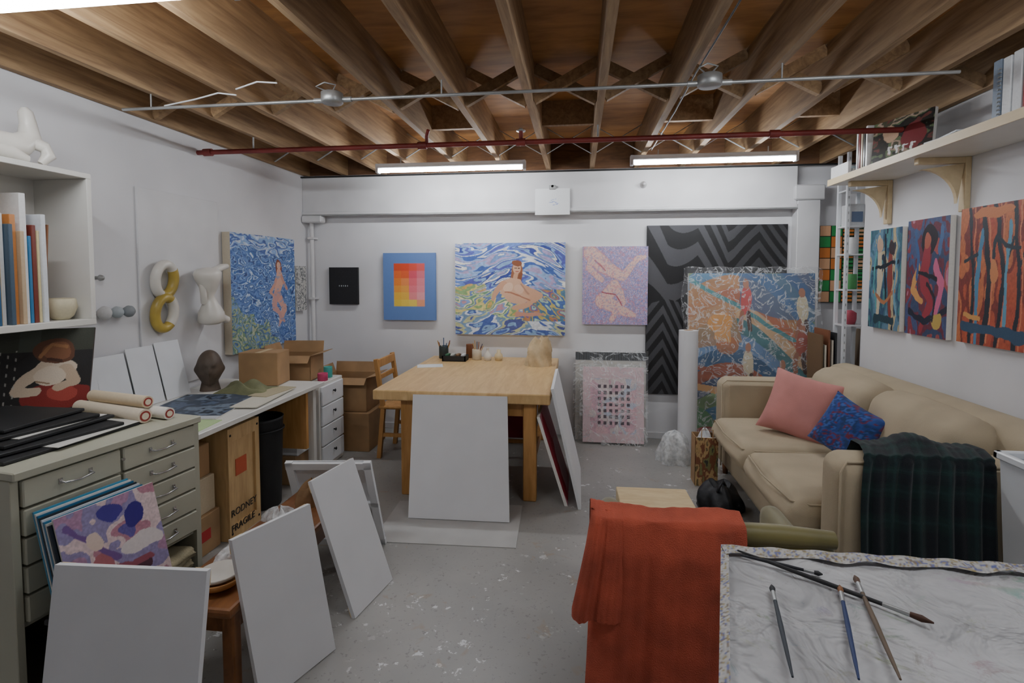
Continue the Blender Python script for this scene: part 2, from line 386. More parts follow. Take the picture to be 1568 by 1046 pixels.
mb.bx(-.71,-.41,4.25,4.27,.13,.16,OAK)
mb.obj('red_chair')
def jar(mb,c,r,h,mat,col=(1,1,1)):
    mb.lathe([(r*.9,0),(r,h*.05),(r,h*.95),(r*.96,h),(r*.86,h),(r*.86,h*.2),(0.001,h*.2)],c,mat,20,col)
mb=MB(); jar(mb,(-1.27,4.78,.75),.045,.12,VC,'#333c3a')
for i in range(8):
    a=i*.9; mb.cyl((-1.27+.02*math.cos(a),4.78+.02*math.sin(a),.78),(-1.27+.06*math.cos(a),4.78+.05*math.sin(a),.9+.02*(i%3)),.004,VC,col=['#b58a4a','#dddddd','#33557a','#7a3020'][i%4])
mb.obj('pencil_jar')
mb=MB(); mb.bx(-1.24,-1.02,4.60,4.74,.75,.756,BLACK); 
for a in ((-1.24,-1.23,4.60,4.74),(-1.03,-1.02,4.60,4.74),(-1.24,-1.02,4.60,4.61),(-1.24,-1.02,4.73,4.74)): mb.bx(*a,.75,.80,BLACK)
for i in range(4): mb.bx(-1.22+.05*i,-1.19+.05*i,4.63,4.72,.757,.81,VC,0.003,col=['#3a6a4a','#b8b8b0','#7a5a3a','#dddddd'][i])
mb.obj('black_desk_tray')
mb=MB(); jar(mb,(-.94,4.74,.75),.045,.1,VC,'#d8cdb8')
for i in range(9):
    a=i*.7; mb.cyl((-.94+.015*math.cos(a),4.74+.015*math.sin(a),.77),(-.94+.06*math.cos(a),4.74+.05*math.sin(a),.88+.015*(i%4)),.004,VC,col=['#c79a5a','#555566','#8a4a2a'][i%3])
mb.obj('brush_cup')
mb=MB(); mb.lathe([(.03,0),(.036,.03),(.033,.06),(.014,.08),(.012,.11),(.016,.115)],(-.83,4.7,.75),PLASTER); mb.obj('small_ceramic_bottle')
mb=MB(); mb.lathe([(.028,0),(.04,.03),(.036,.055),(.018,.075),(.02,.1)],(-.73,4.72,.75),VC,col='#d8c7a0'); mb.obj('small_ceramic_vase')
mb=MB(); jar(mb,(-1.03,4.84,.75),.035,.13,VC,'#7a4a2a'); mb.obj('spice_tin')
BAG=M_plain('crumpled_paper_bag','#cfb994',0.8,0,0.08,12,0.7,25)
mb=MB()
def bagf(u,v):
    a=u*2*math.pi; r=(.115-.03*v+.022*math.sin(3*a+v*4)*(.3+v)+.010*math.sin(9*a+v*11))*(1-.35*max(0,v-.55)*2)
    return (-.35+r*1.0*math.cos(a)+.05*v*v, 4.5+r*.8*math.sin(a), .75+.24*v+.02*math.sin(4*a)*v)
mb.grid(bagf,40,12,BAG); mb.add([bagf(i/40,1) for i in range(40)]+[(-.31,4.5,.93)],[(i,(i+1)%40,40) for i in range(40)],BAG,True); mb.obj('paper_bag')
mb=MB(); mb.box((-1.28,4.35,.7515),(.22,.15,.003),VC,(0,0,.3),col='#dde0e2'); mb.obj('paper_note')

# ------------------------------------------------------------------ back wall art
def f_black(U,V):
    A=Art(U,V,'#1b1b1e')
    for i in range(5): A.ell(.36+.07*i,.5,.015,.018,'#cfd6d6')
    for i in range(7):
        for j in range(7): A.ell(.1+.13*i,.1+.13*j,.006,.006,'#3a3a40')
    return A.c
painting('black_square_painting',(-2.48,4.91,1.25),(-2.18,4.91,1.25),(-2.48,4.91,1.62),.03,f_black,120,120,'#1b1b1e')
def f_gridart(U,V):
    A=Art(U,V,'#6485c0')
    x=(U-.2)/.6; y=(V-.2)/.64; m=((x>0)&(x<1)&(y>0)&(y<1))*1.0
    cols=[['#eac84a','#f0cf52','#f2d45e','#f0a07a'],['#efb93e','#f0bc48','#ef8a8e','#f0a0a8'],['#ee9d3a','#f0a548','#ee7886','#ee8f9c'],['#ea8430','#ee8e4e','#ea6a78','#e88794'],['#e56a2c','#e4602e','#e0546a','#e07484'],['#d44c26','#da4624','#e0503e','#df5c5a']]
    xi=np.clip((x*4).astype(int),0,3); yi=np.clip((y*6).astype(int),0,5)
    P=np.array([[H(c) for c in r] for r in cols]); A.c=A.c*(1-m[...,None])+P[yi,xi]*m[...,None]; return A.c
painting('colour_grid_painting',(-1.91,4.90,1.10),(-1.38,4.90,1.10),(-1.91,4.90,1.76),.03,f_gridart,100,100,'#6485c0')
def f_river(U,V):
    A=Art(U,V,'#5b7fc0',.05,4,3)
    sw=.10*np.sin(U*6+1)
    A.v=A.v+sw
    A.strokes(['#4766b0','#e8ecf4','#6f8fd6','#5a60b4','#8fb4e0','#3a4a98','#f2f0ea','#7a9ad0','#b9a6cf','#9ab8e4'],2.4,11,20,11)
    g=np.clip((.62-V)*3+(.35-U)*1.5+ (fbm(U*4,V*5,5)-.5)*2,0,1); g=(g>.5)*1.0
    A.strokes(['#8fb27a','#e0d48a','#6a86c0','#c9dca0','#6f9a80','#efe9c0','#8aa7d8','#cc9aa8','#d8b46a'],5,11,18,21,g)
    b2=((V<.22+.05*np.sin(U*9)))*1.0
    A.strokes(['#5068b0','#dfe6f0','#7f9fc4','#c8cca0','#5560a0','#8fb4e0'],4,10,16,33,b2)
    r=((U>.62)&(V<.5)&(V>.15))*1.0
    A.strokes(['#5a84a0','#cdbb70','#5070b0','#b0d0c0','#8068a4','#c08a60'],6,8,18,41,r)
    A.v=A.v-sw
    A.ell(.545,.69,.052,.12,'#9a6244'); A.ell(.59,.62,.025,.07,'#8f5638'); A.ell(.54,.73,.036,.068,'#dfb496'); A.ell(.545,.79,.045,.035,'#8f5638')
    A.line([(.54,.66),(.545,.6)],.022,'#d8a888')
    A.poly([(.42,.56),(.5,.62),(.6,.61),(.68,.52),(.72,.4),(.62,.34),(.5,.36),(.43,.44)],'#dfb497')
    A.line([(.44,.54),(.36,.44),(.34,.38)],[.035,.028,.018],'#d8a688'); A.line([(.64,.52),(.76,.44),(.68,.33),(.52,.31)],[.04,.05,.03,.02],'#dbab8c')
    A.ell(.5,.5,.045,.05,'#ecc9b0'); A.ell(.6,.5,.045,.05,'#e8c2a8'); A.line([(.48,.45),(.6,.43),(.7,.38)],.008,'#b87a60'); A.line([(.62,.56),(.68,.46)],.008,'#c09078')
    A.line([(.56,.24),(.7,.22),(.82,.22)],[.03,.02,.012],'#cf9a86')
    A.line([(.52,.735),(.535,.735)],.005,'#5a3020'); A.line([(.55,.735),(.562,.735)],.005,'#5a3020'); A.line([(.53,.695),(.555,.695)],.004,'#b04a40')
    return A.c
painting('river_bather_painting',(-1.18,4.89,.97),(-.12,4.89,.97),(-1.18,4.89,1.85),.05,f_river,300,240)
def f_nude(U,V):
    A=Art(U,V,'#8a8fc4',.02,6,2)
    A.strokes(['#9496cc','#d9c6d6','#8088c4','#b8a8cc','#e0b8c4','#8a94c8'],40,48,14,9)
    sk='#ecc8bc'; sh='#dca6a4'
    for w,c in ((1.15,sh),(1,sk)):
        A.line([(.12,.92),(.3,.78),(.62,.62)],[.09*w,.10*w,.05*w],c)
        A.line([(.62,.62),(.86,.84),(.95,.86)],[.05*w,.035*w,.02*w],c)
        A.line([(.15,.9),(.1,.72),(.3,.58)],[.05*w,.04*w,.035*w],c)
        A.line([(.3,.3),(.5,.5),(.62,.3),(.45,.05)],[.09*w,.075*w,.055*w,.03*w],c)
        A.line([(.3,.3),(.62,.18),(.8,.12)],[.08*w,.06*w,.03*w],c)
    A.line([(.3,.42),(.5,.38),(.62,.25)],.01,'#b0606c'); A.line([(.2,.83),(.35,.7)],.01,'#c07a80')
    A.put((vn(U*60,V*70,4)>.66)*1.0,'#a496c0',.5); A.put((vn(U*60+9,V*70,14)>.72)*1.0,'#d88a98',.5); return A.c
painting('pink_nude_painting',(.04,4.90,1.08),(.64,4.90,1.08),(.04,4.90,1.81),.04,f_nude,200,240)
def f_chev(U,V):
    A=Art(U,V,'#161618')
    tri=lambda t:2*np.abs(t-np.floor(t+.5))
    z1=tri(U*2.3+.15)
    s1=(V*12-(1-U)*(V-1.0)*9)+z1*2.2*np.clip(U*1.6,0,1)+U*3
    s2=V*10-tri(U*1.6+.3)*4.2+U*3
    s=np.where(V>.52+.05*z1,s1,s2); m=((s-np.floor(s))<.5)*1.0
    A.put(m,(.255,.255,.27)); A.c*= (1+.5*(vn(U*2.5,V*2.5,8)-.5))[...,None]; return A.c
painting('chevron_painting',(.63,4.92,.43),(1.86,4.92,.43),(.63,4.92,2.0),.02,f_chev,300,360,'#151515')
def f_plaid(U,V):
    A=Art(U,V,'#2f9a52')
    x=np.floor(U*4).astype(int);y=np.floor(V*7).astype(int)
    A.put(((x+y)%2==0)*1.0,'#e0853c'); A.put(((x+2*y)%3==0)*1.0,'#e8b48a'); A.put(((U>.5)&((V*20)%1<.4))*1.0,'#153c22'); 
    A.put((((U*4)%1<.06)|((V*7)%1<.06))*1.0,'#101810'); return A.c
painting('green_orange_plaid_painting',(2.12,4.91,1.3),(2.5,4.91,1.3),(2.12,4.91,1.98),.03,f_plaid,140,200,'#222222')
def f_sketch(U,V):
    A=Art(U,V,'#eef0f2',.03); A.line([(.4,.45),(.55,.5),(.65,.42),(.5,.35)],.012,'#8fa4d8'); A.line([(.45,.55),(.6,.6)],.01,'#b0bce0'); return A.c
mb=MB(); painting('x',(-.40,4.812,2.10),(-.08,4.812,2.10),(-.40,4.812,2.34),.002,f_sketch,50,40,mbx=mb,obj=False)
mb.bx(-.27,-.21,4.80,4.825,2.33,2.37,STEEL,0.004); mb.cyl((-.24,4.84,2.36),(-.24,4.80,2.36),.012,BLACK); mb.obj('pinned_sketch')
mb=MB(); mb.lathe([(.03,0),(.03,.02),(.014,.025),(.014,.06),(.02,.065)],(.58,4.84,2.36),TRIM,18,rot=(math.pi/2,0,0)); mb.obj('coat_hook')

def f_dots(U,V):
    A=Art(U,V,'#e8cdd2'); m=((U>.12)&(U<.88)&(V>.12)&(V<.85))*1.0
    A.strokes(['#ecc4cc','#c9cfe0','#e8d8d8','#dfb6c4'],4,4,8,3,m)
    for i in range(6):
        for j in range(7):
            A.put(((np.abs(U-(.27+.095*i))<.026)&(np.abs(V-(.26+.08*j))<.022))*1.0,'#4c3a48')
    return A.c
mb=MB(); painting('x',(.05,4.70,.02),(.60,4.70,.02),(.05,4.78,.70),.03,f_dots,160,180,mbx=mb,obj=False)
mb.grid(lambda u,v:(.02+.61*u,4.675+.09*v+.012*math.sin(u*17+v*9)*math.sin(v*13),.005+.72*v),30,30,FILM)
mb.obj('dotted_print_in_plastic')
def f_dk(U,V):
    A=Art(U,V,'#c9c6c0'); A.put((V>.9)*1.0,'#2a2d30'); A.put(((V>.9)&((U*30)%1<.3))*1.0,'#4a4f55'); return A.c
mb=MB(); painting('x',(-.02,4.82,0),(.63,4.82,0),(-.02,4.89,.82),.03,f_dk,80,80,mbx=mb,obj=False)
mb.grid(lambda u,v:(-.04+.69*u,4.80+.07*v+.01*math.sin(u*15+v*7),.0+.84*v),24,24,FILM); mb.obj('wrapped_panel')
mb=MB(); mb.cyl((.945,4.56,0),(.945,4.58,1.07),.08,WHITE,n=28); mb.cyl((.945,4.58,1.07),(.945,4.58,1.071),.04,CARD)
mb.obj('foam_roll')
mb=MB()
def bub(u,v):
    a=u*2*math.pi; r=.16*math.sqrt(max(0,1-v*v))*(1+.15*math.sin(5*a)+.1*math.sin(9*a+v*7))
    return (.80+r*.8*math.cos(a),4.34+r*.7*math.sin(a),.26*v+.01*math.sin(7*a)*v)
mb.grid(bub,40,14,BUB); mb.obj('bubble_wrap_bundle')
def f_big(U,V):
    A=Art(U,V,'#4a6f8c',.02,4,5)
    s=V+.30*U*U-.12*np.sin(U*5)
    pal=['#b8875c','#4a7f86','#a0583c','#5a86a8','#cfae88','#3a5f86','#7f9a72','#b87050','#6f8fb8','#46587c']
    P=np.array([H(p) for p in pal]); idx=(np.floor(s*12+.5*fbm(U*2,V*2,7)).astype(int)*3)%10
    A.c=P[idx]*(.92+.16*vn(U*12,V*40,3))[...,None]
    A.poly([(0,.55),(0,.95),(.28,.85),(.34,.6)],'#b98a60',.8); A.ell(.2,.72,.08,.06,'#e0a050'); A.ell(.25,.58,.07,.06,'#c87a4a',a=.8); A.poly([(.17,.62),(.17,.72),(.27,.7),(.27,.6)],'#e0a868')
    A.line([(0,.97),(.35,.8),(.65,.62),(1,.55)],.012,'#4a9096'); A.line([(0,.35),(.4,.3),(.8,.05)],.02,'#d2a470'); A.line([(0,.45),(.4,.42),(.75,.2),(1,.1)],.012,'#a05a44')
    A.poly([(.32,.82),(.32,1.0),(1,1.0),(1,.72),(.6,.74)],'#50709c',.8)
    for x,y,c in ((.36,.85,'#cf5858'),(.70,.80,'#ddd0b0'),(.6,.38,'#806450'),(.38,.48,'#d9cdb0'),(.70,.60,'#b05a48')):
        A.ell(x,y,.035,.08,c); A.ell(x,y+.09,.018,.028,'#b87f64'); A.line([(x-.02,y-.07),(x-.03,y-.17)],.014,'#a87058'); A.line([(x+.02,y-.07),(x+.03,y-.17)],.014,'#5a4038')
    A.ell(.05,.12,.12,.1,'#6a9a70'); A.ell(.12,.06,.1,.05,'#b86a64'); return A.c
mb=MB(); painting('x',(.99,4.76,.01),(2.06,4.76,.01),(.99,4.83,1.56),.04,lambda U,V:f_big(U*.78,V),260,300,mbx=mb,obj=False)
def wrapf(u,v):
    e=.02*math.sin(u*23+v*7)*math.sin(v*19+u*5)
    x=.955+1.14*u+.012*math.sin(v*21); z=.005+1.60*v+(.012*math.sin(u*30))*v; return (x,4.72+.06*v+e*.6,z)
mb.grid(wrapf,70,70,FILM)
mb.grid(lambda u,v:(.955+.012*math.sin(v*21)-.02*math.sin(u*3.1),4.72+.06*v+.1*u,.005+1.6*v),4,50,FILM); mb.grid(lambda u,v:(.955+1.14*u,4.775+.07*v,1.605+.012*math.sin(u*30)*(1-v)+.012*math.sin(v*3)),50,3,FILM)
mb.obj('wrapped_large_painting')
# shelving standard + items
mb=MB(); U0,U1=2.09,2.23
for x in (U0,U1):
    for y in (4.36,4.50):
        mb.bx(x-.012,x+.012,y-.002,y+.002,0,2.5,WPLA); mb.bx(x-.013,x-.01,y,y+.02,0,2.5,WPLA)
        if y<4.4:
            for i in range(40): mb.bx(x-.003,x+.003,y-.0035,y-.002,.1+i*.06,.12+i*.06,STEEL)
for z in (.35,.78,1.14,1.42,1.70,1.92,2.2): mb.bx(U0-.01,U1+.01,4.36,4.52,z,z+.012,WPLA)
mb.obj('slotted_shelving_unit')
mb=MB(); jar(mb,(2.16,4.44,1.433),.045,.12,VC,'#5aa060'); mb.obj('green_tin')
mb=MB(); jar(mb,(2.16,4.44,1.713),.04,.13,VC,'#e6e6e6'); mb.obj('white_tin')
mb=MB(); mb.lathe([(.04,0),(.05,.04),(.05,.09),(.02,.11)],(2.16,4.44,1.153),VC,col='#b04a5a'); mb.obj('red_pot')
mb=MB(); mb.bx(2.105,2.215,4.37,4.50,1.933,2.10,VC,0.004,col='#d8dadc'); mb.bx(2.12,2.20,4.366,4.37,1.96,2.04,VC,col='#6a7a98'); mb.obj('white_storage_carton')
mb=MB()
for i,(c,hh) in enumerate(zip(['#8a7a66','#d9d2c0','#6b4a38','#c9a27a','#2e3236','#e0ddd6','#b98f60','#e8e8e8'],[1.10,1.05,1.12,1.0,1.08,1.12,1.02,1.1])):
    x=2.27+.035*i
    mb.slab((x,4.62,0),(x,4.30,0),(x+.035,4.62,hh),.018,VC,c)
mb.obj('stored_art_boards')
mb=MB()
for i,(c,hh) in enumerate(zip(['#7a6248','#d9d2c0','#8a5a40','#cfc8b8','#3a3c40'],[1.06,.98,1.10,1.02,1.08])):
    x=1.96+.016*i; mb.slab((x+.01*i,4.68,0),(x+.01*i,4.42,0),(x+.01*i-.01,4.68,hh),.012,VC,c)
mb.obj('stacked_stretched_canvases')
# ------------------------------------------------------------------ left wall art
def f_swim(U,V):
    A=Art(U,V,'#3f66b0',.05,5,8)
    A.u=A.u+.08*np.sin(V*7)
    A.strokes(['#3e5c9e','#6a8cc8','#4a6cac','#8fb0dc','#3a4f88','#5a82bc','#c4d4e8','#4a74b0'],9,16,22,13)
    g=((V+U*.5+(fbm(U*4,V*4,2)-.5)*.7)<.38)*1.0
    A.strokes(['#7a9a78','#4f70a0','#a8b480','#7a9ac0','#5f8270','#b8c0a0'],10,12,18,23,g)
    g=((V>.86+.04*np.sin(U*8)))*1.0; A.strokes(['#c8d4e4','#8fb0dc','#4a64a8'],5,16,12,4,g)
    A.u=A.u-.08*np.sin(V*7)
    A.ell(.70,.74,.045,.08,'#8a4a30'); A.ell(.70,.755,.03,.04,'#e0b49c'); A.line([(.70,.70),(.71,.6),(.68,.48)],[.03,.06,.045],'#dfb09c')
    A.line([(.66,.62),(.58,.5),(.66,.42)],[.022,.02,.015],'#d6a08c'); A.line([(.68,.46),(.80,.34),(.70,.20)],[.05,.04,.018],'#dca898')
    A.line([(.68,.46),(.64,.33),(.78,.24)],[.045,.03,.016],'#d0a098'); A.line([(.74,.64),(.84,.52)],[.02,.012],'#d09a88')
    A.put((vn(U*26,V*60,6)>.72)*1.0,'#7a9ad0',.5); return A.c
painting('blue_swimmer_painting',(-2.64,3.65,.93),(-2.64,4.55,.93),(-2.64,3.65,1.875),.065,f_swim,260,260,'#cfc4ae')
def f_tile(U,V):
    A=Art(U,V,'#cfcfcc',.02); A.put((vn(U*16,V*30,3)>.6)*1.0,'#8f9294'); A.put((vn(U*20,V*40,9)>.75)*1.0,'#5a5d60'); return A.c
painting('speckled_relief_panel',(-2.66,4.60,1.2),(-2.66,4.79,1.2),(-2.66,4.60,1.63),.045,f_tile,60,100,'#d8d8d4')
YEL=M_plain('yellow_ceramic_glaze','#b9a04c',0.35,0,0.15,6)
mb=MB()
def ring(cy,cz,r,w,mat,x,tilt,a0=0,a1=360,N=40):
    pts=[];
    for i in range(N+ (0 if a1-a0>=360 else 1)):
        a=math.radians(a0+(a1-a0)*i/N); pts.append((x+tilt*math.sin(a),cy+r*math.cos(a)*.75,cz+r*math.sin(a)))
    mb.tube(pts,w,mat,14,closed=(a1-a0>=360))
ring(3.03,1.515,.10,.030,PLASTER,-2.655,.01); ring(3.02,1.30,.10,.030,YEL,-2.655,.01)
ring(3.03,1.515,.1005,.0315,YEL,-2.655,.01,250,400); ring(3.02,1.30,.1005,.0315,PLASTER,-2.655,.01,-50,60)
mb.obj('figure_eight_ceramic_sculpture')
mb=MB()
prof=[(.055,-.0),(.09,.02),(.082,.08),(.045,.16),(.03,.20),(.05,.24),(.082,.32),(.09,.36),(.07,.39),(.02,.40)]
mb.lathe(prof,(-2.59,3.37,1.20),PLASTER,rot=(0.12,0.02,0))
mb.tube([(-2.56,3.32,1.56),(-2.53,3.40,1.60),(-2.53,3.46,1.61)],[.03,.025,.018],PLASTER); mb.tube([(-2.55,3.34,1.26),(-2.53,3.45,1.22)],[.04,.025],PLASTER)
mb.tube([(-2.6,3.31,1.35),(-2.58,3.28,1.42),(-2.6,3.29,1.5)],[.022,.022,.022],PLASTER)
mb.obj('hourglass_ceramic_sculpture')
for y,r,c in ((2.60,.04,'#c8c8c8'),(2.68,.035,'#a8b0b4'),(2.76,.035,'#8c9296')):
    mb=MB(); mb.lathe([(.012,0),(.012,.02),(r*.7,.025),(r,.045),(r*.95,.06),(r*.6,.075),(.001,.08)],(LX,y,1.33),VC,20,c,rot=(0,math.pi/2,0)); mb.obj('round_knob_sculpture')
mb=MB(); mb.lathe([(.01,0),(.01,.02),(.018,.03),(.014,.045),(.001,.05)],(LX,2.60,1.53),STEEL,16,rot=(0,math.pi/2,0)); mb.obj('coat_peg')
mb=MB(); X0,X1=-2.71,-2.40
mb.bx(X0,X1,1.1,2.30,2.02,2.045,LAM,0.002); mb.bx(X0,X1,1.1,2.30,1.30,1.33,LAM,0.002); mb.bx(X0,X1,2.275,2.30,1.33,2.02,LAM,0.002); mb.bx(X0,X0+.01,1.1,2.275,1.33,2.02,LAM)
mb.bx(X0,X1,1.1,1.125,1.33,2.02,LAM); mb.obj('mounted_bookcase')
mb=MB(); y=1.3; cs=['#e8e4da','#2d5a80','#c9a86a','#d8d8d8','#46596a','#c8844a','#c8b090','#e8e8e8','#3a7aa8','#7a3a30','#e8d9a8','#dfe3e8','#e0a850','#5a4a3a']
i=0
while y<2.09:
    w=random.uniform(.010,.028); h=random.uniform(.36,.50) if i%5 else .58
    mb.box((-2.56+random.uniform(-.01,.02),y+w/2,1.33+h/2),(.24,w,h),VCG,(0,0,0),.002,col=cs[i%len(cs)]); y+=w+.002;i+=1
mb.slab((-2.45,2.095,1.332),(-2.66,2.095,1.332),(-2.45,2.125,1.78),.008,VC,'#8a5a3a')
mb.obj('shelved_books')
mb=MB(); mb.lathe([(.03,0),(.05,.02),(.065,.06),(.06,.10),(.052,.105),(.055,.06),(.03,.02),(.001,.02)],(-2.49,2.2,1.33),VC,24,'#cfc6a8'); mb.obj('ceramic_bowl')
mb=MB()
mb.tube([(-2.55,1.62,2.07),(-2.55,1.75,2.10),(-2.53,1.88,2.125),(-2.52,1.98,2.12),(-2.51,2.06,2.13),(-2.51,2.11,2.18),(-2.51,2.105,2.24),(-2.51,2.095,2.29),(-2.51,2.09,2.31)],[.015,.045,.062,.06,.055,.045,.032,.028,.012],PLASTER,16)
mb.tube([(-2.50,2.08,2.16),(-2.47,2.14,2.14),(-2.46,2.15,2.10),(-2.47,2.12,2.06)],[.03,.028,.028,.015],PLASTER,14)
mb.tube([(-2.52,1.9,2.10),(-2.46,1.99,2.08),(-2.46,2.05,2.065)],[.035,.03,.02],PLASTER,14)
mb.obj('white_bird_sculpture')
# ------------------------------------------------------------------ flat file cabinet
T=Matrix.Translation((-1.81,1.42,0))@Matrix.Rotation(math.radians(-8.25),4,'Z')
mb=MB(); mb.M=T
mb.bx(-.85,0,0,.72,.875,.905,FILE,0.004); mb.bx(-.83,-.02,0,.025,0,.875,FILE,0.002); mb.bx(-.83,-.02,.695,.72,0,.875,FILE)
mb.bx(-.83,-.81,.02,.7,0,.875,FILE); mb.bx(-.8,-.04,.02,.7,.36,.38,FILE); mb.bx(-.8,-.04,.02,.7,.0,.03,FILE); mb.bx(-.8,-.03,.345,.375,.38,.875,FILE)
for r in range(5):
    z0=.385+r*.098
    for c in range(2):
        y0=.03+c*.335
        mb.bx(-.05,-.008,y0,y0+.325,z0,z0+.09,FILE,0.004)
        yc=y0+.16; zc=z0+.05
        mb.tube([(-.008,yc-.05,zc),(.014,yc-.048,zc-.004),(.018,yc,zc-.008),(.014,yc+.048,zc-.004),(-.008,yc+.05,zc)],.0035,CHROME,8)
        for s_ in (-.05,.05): mb.box((-.006,yc+s_,zc),(.006,.012,.02),CHROME)
    mb.cyl((-.01,.36,z0+.05),(0.0,.36,z0+.05),.006,CHROME,n=10)
mb.obj('flat_file_cabinet')
FAB=M_plain('folded_linen','#9c9276',0.95,0,0.1,10,0.5,120)
mb=MB(); mb.M=T
for i in range(5): mb.rbox((-.30+.02*i,.50,.06+.058*i),(.5,.34-.02*i,.055),.022,FAB,rot=(0.05*(i%2),0,.05*i),cuts=8,nz=.004)
mb.obj('folded_cloth_stack')
mb=MB(); mb.M=T
for i,(a,w,d,z) in enumerate(((.05,.60,.50,.905),(-.06,.58,.44,.921),(.1,.5,.42,.937),(-.03,.46,.38,.953),(.16,.38,.32,.969))):
    mb.box((-.42-.02*i,.27,z+.007),(w,d,.013),BLACK,(0,0,a),.003)
mb.box((-.36,.34,.9205),(.5,.36,.002),LAM,(0,0,.12)); mb.box((-.44,.3,.9525),(.4,.34,.002),LAM,(0,0,.1))
mb.obj('black_portfolio_stack')
mb=MB()
for i,(x0,y0,x1,y1,z,r,c) in enumerate(((-2.30,2.10,-1.86,1.99,.936,.03,'#e9dcc6'),(-2.30,2.165,-1.80,2.055,.932,.026,'#f0ece4'),(-2.26,2.13,-1.9,2.05,.982,.026,'#e4d2b4'))):
    a=Vector((x0,y0,z));b_=Vector((x1,y1,z)); mb.cyl(a,b_,r,VC,n=20,col=c); d=(b_-a).normalized()
    mb.cyl(b_+d*.001,b_+d*.002,r*.75,VC,n=20,col='#a03a34'); mb.cyl(b_+d*.002,b_+d*.003,r*.5,VC,n=20,col='#e9dcc6')
mb.obj('paper_rolls')
def f_kneel(U,V):
    A=Art(U,V,'#262424',.03,5,3); A.put((V>.72)*1.0,'#3f4238'); A.put(((V>.72)&(U>.3)&(U<.5))*1.0,'#4a5048')
    A.ell(.68,.16,.34,.17,'#8a2c28'); A.ell(.75,.2,.14,.10,'#b04a40')
    A.ell(.66,.52,.2,.13,'#dccbb6'); A.line([(.55,.52),(.36,.34),(.30,.24),(.5,.24)],[.08,.06,.05,.05],'#d8c4ac'); A.line([(.76,.5),(.86,.34),(.70,.27)],[.07,.05,.045],'#cdb59c')
    A.ell(.62,.42,.15,.12,'#e2d2be'); A.ell(.64,.72,.20,.15,'#6a4430'); A.ell(.66,.72,.14,.11,'#8a5c40'); A.line([(.5,.66),(.6,.8),(.76,.76)],.018,'#a8764e'); A.line([(.58,.62),(.7,.6)],.02,'#4a2c20')
    A.line([(.5,.36),(.62,.33)],.01,'#a08468')
    A.put((((U*14)%1<.18)&(((V*9+U*5)%1)<.35)&(U<.3)&(V<.75))*1.0,'#c8c4bc',.8); return A.c
painting('kneeling_figure_painting',(-2.66,1.95,.915),(-2.34,2.18,.915),(-2.68,2.02,1.29),.02,f_kneel,140,160,'#3a2a22')
# ------------------------------------------------------------------ desk
mb=MB(); mb.bx(-2.70,-1.88,2.30,3.62,.72,.75,LAM,0.003)
for x,y in ((-2.62,2.36),(-2.62,3.56),(-1.95,3.56),(-1.95,2.34)): mb.bx(x-.02,x+.02,y-.02,y+.02,0,.72,LAM)
mb.bx(-2.65,-1.92,3.42,3.45,.3,.72,OAK); mb.obj('long_desk')
mb=MB()
for i,(y,w,h) in enumerate(((2.32,.2,.34),(2.52,.2,.33),(2.73,.2,.35),(2.94,.2,.36))):
    mb.slab((-2.60+.005*i,y,.752),(-2.60+.005*i,y+w,.752),(-2.68,y+.01,.752+h),.003,WPLA)
mb.obj('leaning_paper_sheets')
def f_print(U,V):
    A=Art(U,V,'#3b4656',.03); A.strokes(['#3b4658','#56657c','#2c3440','#707f90','#464f5e'],4,5,8,3); A.put((V<.1)*1.0,'#c8ccd0'); return A.c
mb=MB(); painting('x',(-2.45,2.50,.756),(-1.98,2.58,.756),(-2.56,3.08,.756),.004,f_print,80,80,mbx=mb,obj=False); mb.obj('dark_blue_print')
mb=MB(); mb.box((-2.02,2.44,.752),(.2,.24,.004),VC,(0,0,.1),col='#b9d29a'); mb.obj('green_cutting_mat')
mb=MB(); mb.box((-2.00,3.05,.7605),(.16,.5,.006),VC,(0,0,.12),col='#d9d4c4'); mb.box((-2.03,3.2,.766),(.14,.3,.004),VC,(0,0,-.1),col='#b8ae90'); mb.obj('paper_stack')
mb=MB(); GRN=M_plain('olive_canvas_cloth','#77795a',0.95,0,0.1,8,0.5,150)
def clf(u,v):
    e=min(u,1-u,v,1-v); 
    return (-2.42+.36*u+.02*math.sin(v*9),3.12+.22*v+.02*math.sin(u*7),.753+(.06*min(1,e*5))*(.8+.5*math.sin(u*9+v*4)*math.sin(v*8+2)))
mb.grid(clf,40,30,GRN); mb.obj('folded_green_cloth')
mb=MB(); HEADM=M_plain('bronze_clay','#54473c',0.6,0,0.15,8,0.3,40)
def headf(u,v):
    th=u*2*math.pi; ph=(v-.5)*math.pi; x=math.cos(ph)*math.cos(th);y=math.cos(ph)*math.sin(th);z=math.sin(ph)
    r=1+.10*max(0,-x)*max(0,z)
    X=x*.105*r; Yy=y*.08*r; Z=z*.125
    g=lambda a,b,s:math.exp(-((y-a)**2+(z-b)**2)/s)
    if x>0:
        X+=.028*g(0,-.12,.02)+.012*g(0,.08,.012)-.014*(g(.36,.08,.03)+g(-.36,.08,.03))+.012*(g(.3,.22,.03)+g(-.3,.22,.03))+.012*g(0,-.42,.02)-.006*g(0,-.33,.006)+.014*g(0,-.72,.05)
    if z<-.3: Yy*=1-.25*(-z-.3); 
    if abs(y)>.85: Yy+=math.copysign(.014*math.exp(-((x)**2+(z+.05)**2)/.05),y)
    return (X,Yy,Z)
Rm=Matrix.Translation((-2.52,3.24,.905))@Matrix.Rotation(math.radians(-55),4,'Z')
mb.M=Rm; mb.grid(headf,48,36,HEADM); mb.tube([(-.01,0,-.155),(-.01,0,-.10),(0,0,-.04)],[.065,.052,.055],HEADM,20); mb.obj('clay_head_bust')
